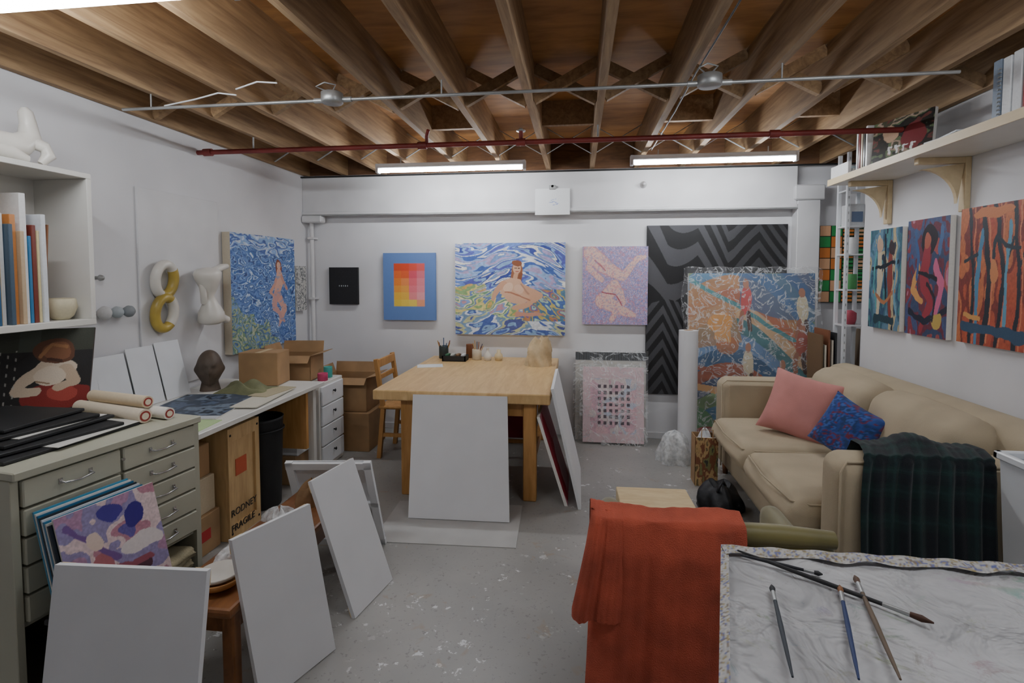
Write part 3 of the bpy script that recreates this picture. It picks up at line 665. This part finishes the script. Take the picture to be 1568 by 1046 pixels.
def carton(mb,x0,x1,y0,y1,z0,z1,open_=True,c=None,rot=0):
    c=c or CARD
    cx,cy=(x0+x1)/2,(y0+y1)/2; old=mb.M; mb.M=Matrix.Translation((cx,cy,0))@Matrix.Rotation(rot,4,'Z'); a=(x1-x0)/2;b_=(y1-y0)/2
    if open_:
        for q in ((-a,-a+.006,-b_,b_),(a-.006,a,-b_,b_),(-a,a,-b_,-b_+.006),(-a,a,b_-.006,b_)): mb.bx(*q,z0,z1,c)
        mb.bx(-a,a,-b_,b_,z0,z0+.006,c)
        mb.slab((a,-b_,z1),(a,b_,z1),(a+.08,-b_,z1+.02),.005,c); mb.slab((-a,-b_,z1),(a,-b_,z1),(-a,-b_-.06,z1-.05),.005,c)
        mb.slab((-a,b_,z1),(a,b_,z1),(-a,b_+.02,z1+.09),.005,c); mb.slab((-a,-b_,z1),(-a,b_,z1),(-a-.03,-b_,z1+.08),.005,c)
    else: mb.bx(-a,a,-b_,b_,z0,z1,c,.004); mb.bx(-.02,.02,-b_-.001,b_+.001,z1-.001,z1+.001,VC,col='#c9b28a')
    mb.M=old
mb=MB(); carton(mb,-2.42,-2.14,3.40,3.60,.752,.99,False,CARD,.12); mb.obj('cardboard_box')
mb=MB(); carton(mb,-2.46,-2.12,3.82,4.08,.70,.90,True,CARD,.1); mb.obj('cardboard_box')
mb=MB(); carton(mb,-2.3,-1.80,4.24,4.62,0,.34,False,CARD,0); mb.obj('cardboard_box')
mb=MB(); carton(mb,-2.26,-1.84,4.27,4.6,.342,.64,True,CARD,.04); mb.obj('cardboard_box')
mb=MB(); mb.bx(-2.5,-1.99,3.74,4.14,0,.695,LAM,0.004)
for i in range(4):
    z=.04+.16*i; mb.bx(-1.99,-1.972,3.76,4.12,z,z+.15,WPLA,0.004); mb.lathe([(.006,0),(.006,.012),(.014,.018),(.001,.026)],(-1.972,3.94,z+.09),BLACK,12,rot=(0,math.pi/2,0))
mb.obj('drawer_unit')
mb=MB(); jar(mb,(-2.04,3.9,.695),.04,.06,VC,'#c0406a'); mb.obj('pink_tape_roll')
mb=MB(); jar(mb,(-2.06,4.03,.695),.035,.09,VC,'#4aa8a0'); mb.obj('teal_cup')
mb=MB(); mb.bx(-2.5,-2.0,2.68,2.97,0,.66,CRATE,0.002)
mb.bx(-2.0,-1.985,2.68,2.97,.58,.66,CRATE); mb.bx(-2.0,-1.985,2.68,2.97,0,.08,CRATE); mb.bx(-2.0,-1.985,2.68,2.72,.08,.58,CRATE); mb.bx(-2.0,-1.985,2.93,2.97,.08,.58,CRATE)
for p in ((2.70,.62),(2.95,.62),(2.70,.04),(2.95,.04)): mb.bx(-1.985,-1.982,p[0]-.006,p[0]+.006,p[1]-.006,p[1]+.006,BLACK)
mb.bx(-2.001,-1.997,2.76,2.86,.36,.46,VC,col='#c05a3a')
crate=mb.obj('plywood_crate')
for txt,z,y,s in (('RODNEY',.14,2.69,.058),('FRAGILE',.05,2.69,.058)):
    cu=bpy.data.curves.new('lettering','FONT'); cu.body=txt; cu.size=s; cu.extrude=.001; cu.materials.append(BLACK)
    o=bpy.data.objects.new('lettering',cu); SC.collection.objects.link(o); o.parent=crate
    o.rotation_euler=(math.pi/2,0,math.pi/2); o.location=Vector((-1.982,y,z))-crate.location
mb=MB(); mb.bx(-2.45,-2.03,2.42,2.66,0,.22,CARD,.004); mb.bx(-2.42,-2.05,2.43,2.65,.22,.42,VC,.004,col='#c9b89a'); mb.bx(-2.4,-2.07,2.43,2.64,.42,.60,VC,.004,col='#b08a62')
mb.bx(-2.03,-2.028,2.50,2.58,.08,.14,VC,col='#b03030'); mb.obj('stacked_cartons')
mb=MB(); mb.lathe([(.11,0),(.115,.01),(.135,.58),(.14,.6),(.13,.6),(.125,.57),(.1,.03),(.001,.03)],(-2.10,3.17,0),BLACK,32); mb.tube([(-2.10+.14*math.cos(a/30*6.283),3.17+.14*math.sin(a/30*6.283),.52) for a in range(30)],.006,BLACK,6,closed=True); mb.obj('black_trash_can')
mb=MB(); mb.bx(-2.5,-2.04,3.48,3.66,0,.22,CARD,.004); mb.bx(-2.5,-2.02,3.48,3.68,.22,.46,WPLA,.01); mb.bx(-2.51,-2.01,3.47,3.69,.46,.485,VC,.006,col='#cfd4d8'); mb.bx(-2.019,-2.017,3.55,3.66,.3,.4,VC,col='#2a6f90'); mb.obj('plastic_storage_bin')
# ------------------------------------------------------------------ foreground-left canvases, bench
BX0,BX1=-1.50,-1.195
mb=MB(); mb.bx(BX0,BX1,1.60,2.58,.345,.38,TEAK,0.012,seg=2)
for x in (BX0+.04,BX1-.04):
    for y in (1.66,2.52): mb.beam((x,y,.345),(x,y,0),.045,.045,TEAK,bev=.006)
mb.bx(BX0+.04,BX1-.04,1.655,1.675,.26,.345,TEAK); mb.bx(BX0+.04,BX1-.04,2.5,2.52,.26,.345,TEAK)
for x in (BX0+.04,BX1-.04): mb.bx(x-.01,x+.01,1.66,2.52,.26,.345,TEAK)
mb.obj('low_wooden_bench')
canvas('blank_canvas',(-1.675,1.33,.003),(-1.165,1.36,.003),(-1.66,1.41,.62),.02)
canvas('blank_canvas',(-1.11,1.64,.003),(-.985,1.95,.003),(-1.21,1.64,.61),.02)
canvas('blank_canvas',(-.985,2.14,.003),(-.925,2.45,.003),(-1.20,2.17,.61),.02)
mb=MB()
BLp=Vector((-1.09,2.80,0));BRp=Vector((-1.55,2.74,0));TLp=Vector((-1.11,2.64,.54))
mb.slab(BLp,BRp,TLp,.004,WHITE)
u=(BRp-BLp);v_=(TLp-BLp); nn=u.cross(v_).normalized()
def bar(a,b_,w=.04): mb.beam(Vector(a)-nn*.014,Vector(b_)-nn*.014,w,.02,WHITE,up=nn)
k=.045
bar(BLp+u*k,BLp+u*k+v_); bar(BLp+u*(1-k),BLp+u*(1-k)+v_); bar(BLp+v_*k,BRp+v_*k); bar(BLp+v_*(1-k),BRp+v_*(1-k)); bar(BLp+v_*.5,BRp+v_*.5,.03)
mb.obj('stretched_canvas_back')
def crump(cx,cy,cz,rx,ry,h,seed,mat):
    def f(u,v):
        a=u*2*math.pi; r=math.sqrt(max(0,1-v*v*.98)); q=1+.25*math.sin(3*a+seed)+.15*math.sin(7*a+seed*2+v*5)
        return (cx+rx*r*q*math.cos(a),cy+ry*r*q*math.sin(a),cz+h*v*(1+.2*math.sin(5*a+seed)))
    mb.grid(f,36,10,mat)
mb=MB()
crump(-1.40,1.92,.38,.07,.07,.05,1,BUB); crump(-1.34,2.08,.38,.08,.07,.06,3,BUB); crump(-1.40,2.24,.38,.07,.06,.06,5,BUB)
mb.obj('crumpled_bubble_wrap')
mb=MB(); mb.lathe([(.04,0),(.07,.015),(.085,.04),(.08,.042),(.06,.02),(.001,.012)],(-1.33,1.73,.38),VC,28,'#b8834a'); mb.lathe([(.04,.025),(.065,.038),(.078,.055),(.073,.057),(.055,.04),(.001,.032)],(-1.33,1.73,.383),PLASTER,28); mb.obj('stacked_bowls')
mb=MB(); BR=M_plain('brown_paper','#8a6a4a',0.85,0,0.1,10,0.5,60); crump(-1.34,2.44,.38,.07,.07,.11,8,BR); mb.obj('crumpled_brown_paper')
def f_cover(U,V):
    A=Art(U,V,'#c9a9bc',.05,5,4); A.strokes(['#d9b8c6','#b88fb0','#9a90bc','#e6d0d2','#c28a9c','#6a60a8'],3,3,8,6)
    A.ell(.72,.75,.10,.12,'#3a2f8a'); A.ell(.5,.86,.12,.08,'#4a4098'); A.ell(.75,.45,.22,.10,'#e8e0e0'); A.ell(.35,.35,.12,.16,'#b87078'); A.ell(.62,.2,.18,.10,'#5a3a4a'); A.line([(.1,.9),(.3,.6),(.5,.4)],.03,'#7a5a9a'); A.ell(.3,.65,.08,.1,'#e8d4c8'); A.line([(.5,.3),(.8,.25)],.03,'#a05868'); return A.c
mb=MB()
cl=['#4a9ac0','#e8e6e0','#2d6f98','#26303a','#dfe3e6','#3a7fa8','#d8d4cc','#1f2a36']
for i,c in enumerate(cl):
    o_=.0125*(len(cl)-i)
    mb.slab((-1.63-o_,1.47-.004*i,.402),(-1.57-o_,1.77,.402),(-1.69-o_,1.46-.004*i,.76-.004*i),.007,VCG,c)
painting('x',(-1.63,1.45,.402),(-1.56,1.77,.402),(-1.695,1.44,.75),.006,f_cover,120,120,mbx=mb,obj=False,mat=VCG)
mb.obj('leaning_art_books')
mb=MB(); mb.bx(-1.755,-1.525,1.455,1.77,0,.38,BLACK,0.006); mb.bx(-1.76,-1.52,1.45,1.775,.38,.40,BLACK,0.004)
mb.obj('black_storage_box')
# ------------------------------------------------------------------ sofa
mb=MB()
mb.rbox((1.60,3.29,.21),(1.0,1.86,.24),.04,SOFA,cuts=8)
mb.rbox((1.60,4.14,.42),(1.02,.20,.66),.06,SOFA,cuts=14,puff=(.01,.01,.015))
mb.rbox((1.62,2.43,.42),(1.0,.20,.66),.06,SOFA,cuts=14,puff=(.01,.01,.015))
mb.rbox((2.00,3.29,.50),(.24,1.88,.74),.08,SOFA,cuts=14,puff=(.01,0,.02))
for y0,y1 in ((2.54,3.28),(3.29,4.04)):
    mb.rbox((1.45,(y0+y1)/2,.385),(.86,y1-y0,.16),.055,SOFA,cuts=14,puff=(.03,.0,.03))
    mb.rbox((1.80,(y0+y1)/2,.66),(.24,y1-y0,.42),.09,SOFA,rot=(0,.18,0),cuts=14,puff=(.035,0,.03))
    mb.tube([(1.90,y0+.02,.455),(1.10,y0+.02,.455),(1.03,y0+.06,.455),(1.00,(y0+y1)/2,.462),(1.03,y1-.06,.455),(1.10,y1-.02,.455),(1.90,y1-.02,.455)],.006,SOFA,6)
for x in (1.15,2.02):
    for y in (2.42,4.14): mb.lathe([(.018,0),(.028,.1)],(x,y,0),TEAK,14)
mb.tube([(1.085,4.03,.1),(1.085,4.03,.72),(1.12,4.04,.75),(1.9,4.04,.752)],.005,SOFA,6)
mb.tube([(1.125,2.338,.1),(1.125,2.338,.70),(1.15,2.345,.745),(2.05,2.345,.75)],.006,SOFA,6)
mb.obj('beige_sofa')
def pillow(name,c,w,t,R,mat,cfn=None):
    mb=MB(); mb.M=Matrix.Translation(c)@R
    for s_ in (1,-1):
        def f(u,v):
            x=2*u-1;y=2*v-1; z=t*((1-x**4)*(1-y**4))**.55*(1+.06*math.sin(x*5+y*3))
            return (w/2*x*(1-.09*(1-y*y)),w/2*y*(1-.09*(1-x*x)),s_*z)
        mb.grid(f,36,36,mat,cfn=cfn)
    return mb.obj(name)
def frame(nrm,roll=0,up=(0,0,1)):
    z=Vector(nrm).normalized(); x=Vector(up).cross(z).normalized(); y=z.cross(x)
    return Matrix((x,y,z)).transposed().to_4x4()@Matrix.Rotation(math.radians(roll),4,'Z')
pillow('pink_cushion',(1.47,3.59,.675),.44,.075,frame((-.45,-.75,.45),-12),PINKC)
def c_blue(u,v):
    U=np.array([[u]]);V=np.array([[v]]); n=fbm(U*7,V*7,3)[0,0]; k=int(n*14)%6
    return H(['#2c4a8c','#3456a0','#7a3446','#24407c','#4468b4','#2a4270'][k])
pillow('blue_patterned_cushion',(1.545,3.15,.655),.33,.07,frame((-.75,-.6,.3),-22),CLOTHV,c_blue)
def c_plaid(u,v):
    a=(u*5)%1; b_=(v*11)%1; base=np.array(H('#12181f'))
    g=np.array(H('#152c2a')); f=(.5 if a<.5 else 0)+(.5 if b_<.5 else 0); c=base*(1-f)+g*f
    if abs(a-.25)<.03 or abs(b_-.25)<.03: c=c*.7+np.array(H('#28484a'))*.3
    if abs(a-.75)<.02 or abs(b_-.75)<.02: c=c*.8+np.array(H('#3a2430'))*.2
    return tuple(c)
mb=MB()
def plf(u,v):
    path=[(2.585,.52),(2.575,.70),(2.53,.785),(2.43,.795),(2.335,.78),(2.305,.70),(2.295,.5),(2.285,.16)]
    t=v*(len(path)-1); i=min(int(t),len(path)-2); q=t-i
    y=path[i][0]*(1-q)+path[i+1][0]*q; z=path[i][1]*(1-q)+path[i+1][1]*q
    x=1.225+.50*u-(.05*max(0,v-.5)*(1-u)) + .03*math.sin(v*6)
    fold=.016*math.sin(u*19+v*2)*max(.15,v*1.2-.2)+.008*math.sin(u*41)
    if v>.6: y-=abs(fold)*1.3
    else: z+=abs(fold)*.7+.05*math.exp(-((u-.45)**2)/.03)*math.exp(-((v-.35)**2)/.02)
    return (x,y,z+(.03*math.sin(u*4) if v>.95 else 0))
mb.grid(plf,90,120,CLOTHV,cfn=c_plaid); mb.obj('plaid_blanket')
mb=MB(); 
def ubox(c,a0,b0,a1,b1,h,mat):
    x,y,z=c
    P=[(x-a0,y-b0,z),(x+a0,y-b0,z),(x+a0,y+b0,z),(x-a0,y+b0,z),(x-a1,y-b1,z+h),(x+a1,y-b1,z+h),(x+a1,y+b1,z+h),(x-a1,y+b1,z+h)]
    mb.add(P,[(3,2,1,0),(0,1,5,4),(1,2,6,5),(2,3,7,6),(3,0,4,7)],mat)
ubox((1.81,2.12,0),.11,.09,.145,.125,.84,WPLA)
for q in ((1.65,1.97,1.98,2.005),(1.65,1.97,2.235,2.26),(1.65,1.675,1.98,2.26),(1.945,1.97,1.98,2.26)): mb.bx(*q,.82,.85,WPLA,0.005)
mb.obj('white_waste_bin')
# ------------------------------------------------------------------ floor things
mb=MB(); mb.box((.50,3.34,.055),(.46,.34,.11),PLYBOX,(0,0,.03),.004); mb.obj('plywood_riser_block')
mb=MB()
def bgf(cx,cy,rx,ry,h,seed):
    def f(u,v):
        a=u*2*math.pi; r=(1-.55*v**3); q=1+.13*math.sin(4*a+seed)+.08*math.sin(7*a+seed+v*5)
        return (cx+rx*r*q*math.cos(a),cy+ry*r*q*math.sin(a),h*v*(1+.1*math.sin(3*a)))
    return f
NAV=M_plain('black_nylon','#14161d',0.5,0,0.3,8,0.6,30)
mb.grid(bgf(.94,3.50,.13,.17,.17,2),40,14,NAV); mb.add([bgf(.94,3.50,.13,.17,.17,2)(i/40,1) for i in range(40)]+[(.94,3.50,.15)],[(i,(i+1)%40,40) for i in range(40)],NAV,True)
mb.tube([(.90,3.40,.15),(.90,3.37,.19),(.94,3.43,.21),(.97,3.48,.16)],.009,NAV,8); mb.obj('black_tote_bag')
def f_gro(U,V):
    A=Art(U,V,'#a8875e',.04); A.strokes(['#b8935e','#7a6a4a','#c9a878','#8a5a40','#8a8a5a','#4a4a44'],4,4,7,6); return A.c
mb=MB(); painting('x',(.86,3.86,0),(1.02,3.86,0),(.86,3.86,.36),.01,f_gro,50,80,mbx=mb,obj=False,mat=VC)
mb.bx(.86,.865,3.86,4.0,0,.36,CARD); mb.bx(1.015,1.02,3.86,4.0,0,.36,CARD); mb.bx(.86,1.02,3.995,4.0,0,.36,CARD); mb.tube([(.90,3.855,.34),(.90,3.85,.42),(.98,3.85,.42),(.98,3.855,.34)],.004,CARD,6)
crump(.94,3.93,.25,.045,.04,.14,4,WPLA); mb.obj('grocery_bag')
# ------------------------------------------------------------------ right wall
def f_r1(U,V):
    A=Art(U,V,'#2f5f86',.05,4,2); A.strokes(['#3f6a7a','#34506e','#4a8488','#26364a','#b4a684','#5f829a'],5,3,10,5)
    A.line([(.3,.9),(.35,.5),(.3,.1)],[.05,.08,.04],'#c8baa0'); A.line([(.7,.85),(.65,.5),(.72,.1)],[.05,.08,.04],'#8a4038'); A.line([(.5,.95),(.5,.6),(.55,.3)],.025,'#1a242e'); A.line([(.1,.6),(.9,.68)],.02,'#1a242e'); A.ell(.33,.85,.1,.07,'#c0a088'); A.ell(.72,.82,.1,.07,'#3a2e34'); A.line([(.15,.35),(.5,.25),(.85,.38)],.02,'#b0744e');A.line([(.2,.1),(.8,.08)],.04,'#24404c'); A.line([(.2,.78),(.15,.45),(.25,.2)],.02,'#5aa0a0'); A.line([(.85,.7),(.8,.4),(.9,.15)],.02,'#6a9ab0'); return A.c
def f_r2(U,V):
    A=Art(U,V,'#3a4a78',.05,4,7); A.strokes(['#8a3a44','#46547c','#6c3040','#384868','#a4504e','#b87a90'],4,4,9,6)
    A.ell(.55,.82,.2,.12,'#221c28'); A.line([(.5,.75),(.45,.5),(.6,.3),(.4,.05)],[.08,.11,.06,.05],'#9a3440'); A.line([(.3,.6),(.15,.4),(.4,.3)],[.05,.04,.03],'#d0985a'); A.line([(.7,.6),(.86,.45),(.7,.2)],[.05,.05,.04],'#cc6a8c'); A.ell(.5,.82,.08,.06,'#b0604e'); A.line([(.1,.2),(.5,.12),(.95,.25)],.03,'#1c2438'); A.line([(.3,.55),(.75,.5)],.02,'#1f1c28'); A.ell(.75,.15,.12,.08,'#c0a458'); A.line([(.2,.9),(.3,.7),(.25,.5)],.03,'#3c5c8c'); A.line([(.85,.9),(.8,.7)],.04,'#4a6a98'); A.line([(.55,.45),(.7,.35),(.65,.15)],.02,'#2a2430'); return A.c
def f_r3(U,V):
    A=Art(U,V,'#a8493a',.05,4,9); A.strokes(['#b4523c','#944034','#c07048','#7e3630','#b4563c'],4,2.5,9,8)
    for x,w in ((.2,.022),(.42,.035),(.62,.03),(.85,.025)): A.line([(x,0),(x+.04,.5),(x-.05,1)],w,'#242c36'); A.line([(x+.02,.5),(x+.18,.78)],w*.6,'#28343e'); A.line([(x+.05,0),(x+.09,.5),(x+.02,1)],w*.35,'#d0805c')
    A.line([(.3,.0),(.28,.4),(.36,.8)],.025,'#4f86a8'); A.line([(.72,.1),(.7,.5),(.75,.85)],.024,'#629ab4'); A.line([(.1,.22),(.35,.2)],.02,'#d09a5a'); A.ell(.5,.95,.3,.04,'#cc7c4c'); A.line([(.1,.12),(.95,.1)],.04,'#34506a'); A.ell(.52,.55,.05,.08,'#cc8658'); A.line([(.1,.6),(.3,.65)],.015,'#28343e'); A.line([(.6,.75),(.9,.7)],.015,'#28343e'); return A.c
for nm,y0,y1,z0,z1,fn in (('blue_figures_painting',3.71,4.08,1.17,1.865,f_r1),('crimson_figure_painting',3.27,3.65,1.17,1.89,f_r2),('red_forest_painting',2.74,3.185,1.175,1.91,f_r3)):
    painting(nm,(WX-.035,y1,z0),(WX-.035,y0,z0),(WX-.035,y1,z1),.03,fn,140,220)
SH=M_wood('pale_shelf_wood','#c9b48e','#ddc9a2',(4,.8,4),0.5,3)
mb=MB(); mb.bx(1.82,WX-.001,1.3,4.10,2.20,2.235,LAM,0.003); mb.bx(1.815,1.82,1.3,4.10,2.195,2.24,SH)
for y in (1.7,2.45,3.2,3.92):
    mb.bx(WX-.03,WX-.001,y-.025,y+.025,1.90,2.20,SH,0.003); mb.bx(1.88,WX-.001,y-.02,y+.02,2.165,2.20,SH,0.003)
    n_=10; ts=[i/n_*math.pi/2 for i in range(n_+1)]
    arc2=[(WX-.25+.22*math.sin(t)-.03*math.sin(t), 2.165-.22*(1-math.cos(t))-.03*math.cos(t)) for t in ts]
    poly=[(WX-.03,2.165)]+arc2
    N=len(poly); VV=[(x,y-.012,z) for x,z in poly]+[(x,y+.012,z) for x,z in poly]
    fs=[(0,i,i+1) for i in range(1,N-1)]+[(N,N+i+1,N+i) for i in range(1,N-1)]+[(i,N+i,N+(i+1)%N,(i+1)%N) for i in range(N)]
    mb.add(VV,fs,SH)
mb.obj('bracket_shelf')
def f_find(U,V):
    A=Art(U,V,'#2c2420',.04,5,3); A.strokes(['#2d2a26','#6a3c38','#4a4a3a','#a89080','#5a6a4a','#242424'],5,5,10,4); A.ell(.3,.65,.13,.2,'#b89a80'); A.ell(.7,.5,.2,.3,'#7a3034')
    for i in range(4): A.line([(.3+.13*i,.2),(.3+.13*i,.34)],.02,'#e8e8e8'); A.line([(.3+.13*i,.33),(.36+.13*i,.33)],.015,'#e8e8e8')
    return A.c
mb=MB(); painting('x',(1.85,3.60,2.241),(1.98,3.24,2.241),(1.87,3.61,2.50),.02,f_find,90,80,mbx=mb,obj=False,mat=VCG); mb.obj('art_magazine')
mb=MB(); cs=['#e6e6e4','#333333','#c8b8a0','#7a2c2a','#dfe3e6','#46596a','#b0a890']
for i in range(5): mb.box((1.96,3.66+.028*i,2.241+.135),(.22,.02,.27-.012*(i%3)),VCG,(0,0,0),.002,col=cs[i])
mb.slab((1.84,3.82,2.241),(1.84,4.06,2.241),(1.84,3.82,2.32),.02,VC,'#e8e8e6'); mb.box((1.96,3.94,2.256),(.24,.22,.03),VC,(0,0,.1),col='#dcdcd8'); mb.box((1.95,3.94,2.281),(.2,.2,.02),VC,(0,0,-.1),col='#b8c4c8')
mb.obj('shelf_magazines')
mb=MB(); mb.box((1.97,2.93,2.248),(.24,.30,.012),VC,(0,0,.1),col='#e4e4e2'); mb.box((1.96,2.95,2.258),(.2,.26,.008),VC,(0,0,-.15),col='#d0d4d8'); mb.obj('loose_papers')
mb=MB()
for i,c in enumerate(['#8a97a8','#e4e6e8','#dfe1e3','#9a3038','#c8ccd0']): mb.box((1.99,2.63-.055*i,2.241+.135),(.25,.045,.27-.01*(i%2)),VCG,(0,0,0),.003,col=c)
for i in range(12): mb.tube([(1.863,2.60,2.266+.018*i),(1.855,2.605,2.266+.018*i),(1.86,2.615,2.266+.018*i)],.003,STEEL,6)
mb.obj('ring_binders')
# ------------------------------------------------------------------ armchair with blanket
mb=MB()
mb.rbox((.50,1.90,.40),(.78,.14,.48),.06,OLIVE,cuts=14,puff=(.01,.01,.01)); mb.rbox((.50,2.16,.32),(.72,.52,.16),.06,OLIVE,cuts=10,puff=(0,0,.02))
for x in (.15,.85): mb.rbox((x,2.14,.40),(.09,.5,.26),.04,OLIVE,cuts=8)
for x in (.16,.84):
    for y in (1.88,2.36): mb.beam((x,y,.28),(x,y,0),.04,.04,OAK,bev=.005)
mb.tube([(.12,1.86,.635),(.3,1.86,.64),(.7,1.86,.64),(.88,1.86,.635)],[.03,.038,.038,.03],OLIVE,14)
mb.obj('olive_armchair')
mb=MB()
def pathat(P,t):
    t=min(max(t,0),1)*(len(P)-1); i=min(int(t),len(P)-2); q=t-i
    return P[i][0]*(1-q)+P[i+1][0]*q,P[i][1]*(1-q)+P[i+1][1]*q
def rbf(layer):
    def f(u,v):
        P=[(2.00,.42),(1.995,.58),(1.96,.67),(1.885,.705),(1.81,.685),(1.78,.58),(1.765,.40),(1.755,.20),(1.75,.06)]
        if layer: P=[(2.01,.50),(2.005,.60),(1.965,.68),(1.885,.713),(1.80,.692),(1.767,.60),(1.752,.52),(1.742,.44),(1.737,.36)]
        y,z=pathat(P,v)
        if layer: x0=.05-.065*min(1,max(0,(v-.5)*2.2)); x1=.20-.02*v
        else: x0=.06-.03*min(1,max(0,(v-.5)*2)); x1=.575-.11*max(0,v-.55)
        x=x0+(x1-x0)*u
        fade=1-u if layer else 1
        fold=.010*math.sin(u*9+v*1.5)+.004*math.sin(u*23+v*3)+.002*math.sin(u*60)
        if v>.5: y-=(fold+.012)*(.5+v)*fade
        else: z+=(fold+.012)*.5*fade
        if layer and u>.75: y+=.02*((u-.75)/.25); z-=(.012*((u-.75)/.25) if v<.55 else 0)
        if u<.15 and v>.45: y+=.05*(1-u/.15)**2
        return (x,y,z-(.03*u if (v>.98 and not layer) else 0))
    return f
mb.grid(rbf(0),80,110,RUST); mb.grid(rbf(1),60,100,RUST); mb.obj('rust_red_blanket')
# ------------------------------------------------------------------ painting table
mb=MB()
m,n,l,b=nodes('stained_canvas_cloth'); vv=coord(n,l)
fa=noise(n,l,vv,3,4,0.6); r0=ramp(n,l,fa,[(0.35,'#aaaaac'),(0.65,'#c8c8ca')])
fb_=noise(n,l,vv,8,6,0.75,1.0); r1=ramp(n,l,fb_,[(0.565,0.0),(0.65,0.6)])
nc=n.new('ShaderNodeTexNoise'); nc.inputs['Scale'].default_value=5; l.new(vv,nc.inputs['Vector'])
hs=n.new('ShaderNodeHueSaturation'); hs.inputs['Saturation'].default_value=1.5; hs.inputs['Value'].default_value=.6; l.new(nc.outputs['Color'],hs.inputs['Color'])
mxx=n.new('ShaderNodeMix'); mxx.data_type='RGBA'; l.new(r1.outputs[0],mxx.inputs[0]); l.new(r0.outputs[0],mxx.inputs[6]); l.new(hs.outputs[0],mxx.inputs[7]); l.new(mxx.outputs[2],b.inputs['Base Color']); b.inputs['Roughness'].default_value=.85
bump(n,l,noise(n,l,vv,5,3,.55,1.6),b,1.0,.06); STAIN=m
def ptop(u,v,z):
    x=.42-.2*(1-v)*(1-u)+u*1.1; y=.80+.74*v; return (x,y,z)
P0=[ptop(0,0,.70),ptop(1,0,.70),ptop(1,1,.70),ptop(0,1,.70),ptop(0,0,.742),ptop(1,0,.742),ptop(1,1,.742),ptop(0,1,.742)]
mb.add(P0,[(3,2,1,0),(4,5,6,7),(0,1,5,4),(1,2,6,5),(2,3,7,6),(3,0,4,7)],STAIN)
def clothf(u,v):
    w=.003*(math.sin(u*13+v*7)+math.sin(v*17-u*9)+1)*.7+.006*max(0,math.sin(u*6-v*9+1))**6+.006*max(0,math.sin(u*11+v*4+2))**8
    return ptop(u,v,.7435+w)
mb.grid(clothf,120,90,STAIN)
for u,v in ((.06,.08),(.94,.08),(.94,.92),(.06,.92)):
    p=ptop(u,v,0); mb.bx(p[0]-.022,p[0]+.022,p[1]-.022,p[1]+.022,0,.70,OAK,0.003)
def rimc(su,sv,off=0):
    def f(u,v):
        U=np.array([[u]]);V=np.array([[v]]); k=int(fbm(U*su+off,V*sv+off,5)[0,0]*26)%9
        return H(['#b4b2ae','#a6a6aa','#bfbcb8','#7a6c5c','#b4b2ae','#6068a0','#a8a49c','#9c8c5c','#bcbab6'][k])
    return f
mb.grid(lambda u,v:(.42-.2*(1-u)-.004, .80+.74*u,.66+.087*v),140,10,VC,cfn=rimc(26,3))
mb.grid(lambda u,v:(.42+1.1*u,1.49+.052*v+.008*math.sin(u*40)*(1-v),.7585+.002*math.sin(u*60)),220,8,VC,cfn=rimc(34,2,7))
mb.grid(lambda u,v:(.42-.2*(1-u)+.022*v,.80+.74*u,.757+.001*math.sin(u*50)),140,5,VC,cfn=rimc(26,2,3))
mb.obj('paint_splattered_table')
def brush(a,b_,r,handle,bristle,name='paint_brush'):
    mb=MB(); a=Vector((a[0],a[1],.766));b_=Vector((b_[0],b_[1],.766)); d=b_-a
    pts=[a+d*t for t in (0,.15,.5,.75,.78)]; mb.tube(pts,[r*.4,r*.7,r,r*.8,r*.8],VC,10,handle)
    mb.tube([a+d*.78,a+d*.9],[r*.9,r*1.0],STEEL,10); mb.tube([a+d*.9,a+d*.95,a+d],[r*1.0,r*1.3,r*.3],VC,10,bristle); mb.obj(name)
brush((.455,1.50),(.80,1.235),.006,'#2a2a2c','#4a2c1c'); brush((.455,1.475),(.64,1.405),.005,'#23252c','#2c2c30')
brush((.42,1.03),(.49,1.34),.0055,'#3a4048','#1f2226'); brush((.545,1.04),(.66,1.36),.0055,'#2a3a68','#8a5a34'); brush((.625,1.05),(.72,1.41),.006,'#6a5a4a','#5a4030')
mb=MB(); mb.lathe([(.04,0),(.042,.01),(.042,.11),(.035,.12),(.033,.12),(.038,.10),(.038,.01),(.001,.008)],(1.20,1.43,.762),GLASS,24); mb.obj('glass_jar')
# ------------------------------------------------------------------ world & camera
w=bpy.data.worlds.new('World'); SC.world=w; w.use_nodes=True
w.node_tree.nodes['Background'].inputs[0].default_value=(.6,.65,.7,1); w.node_tree.nodes['Background'].inputs[1].default_value=.3
cam=bpy.data.cameras.new('camera'); cam.sensor_width=36; cam.lens=790/1568*36; cam.shift_y=-.04; cam.clip_start=.05
co=bpy.data.objects.new('camera',cam); SC.collection.objects.link(co); co.location=(0,0,1.55)
co.rotation_euler=(math.radians(90-2.9),0,math.radians(7.3)); SC.camera=co
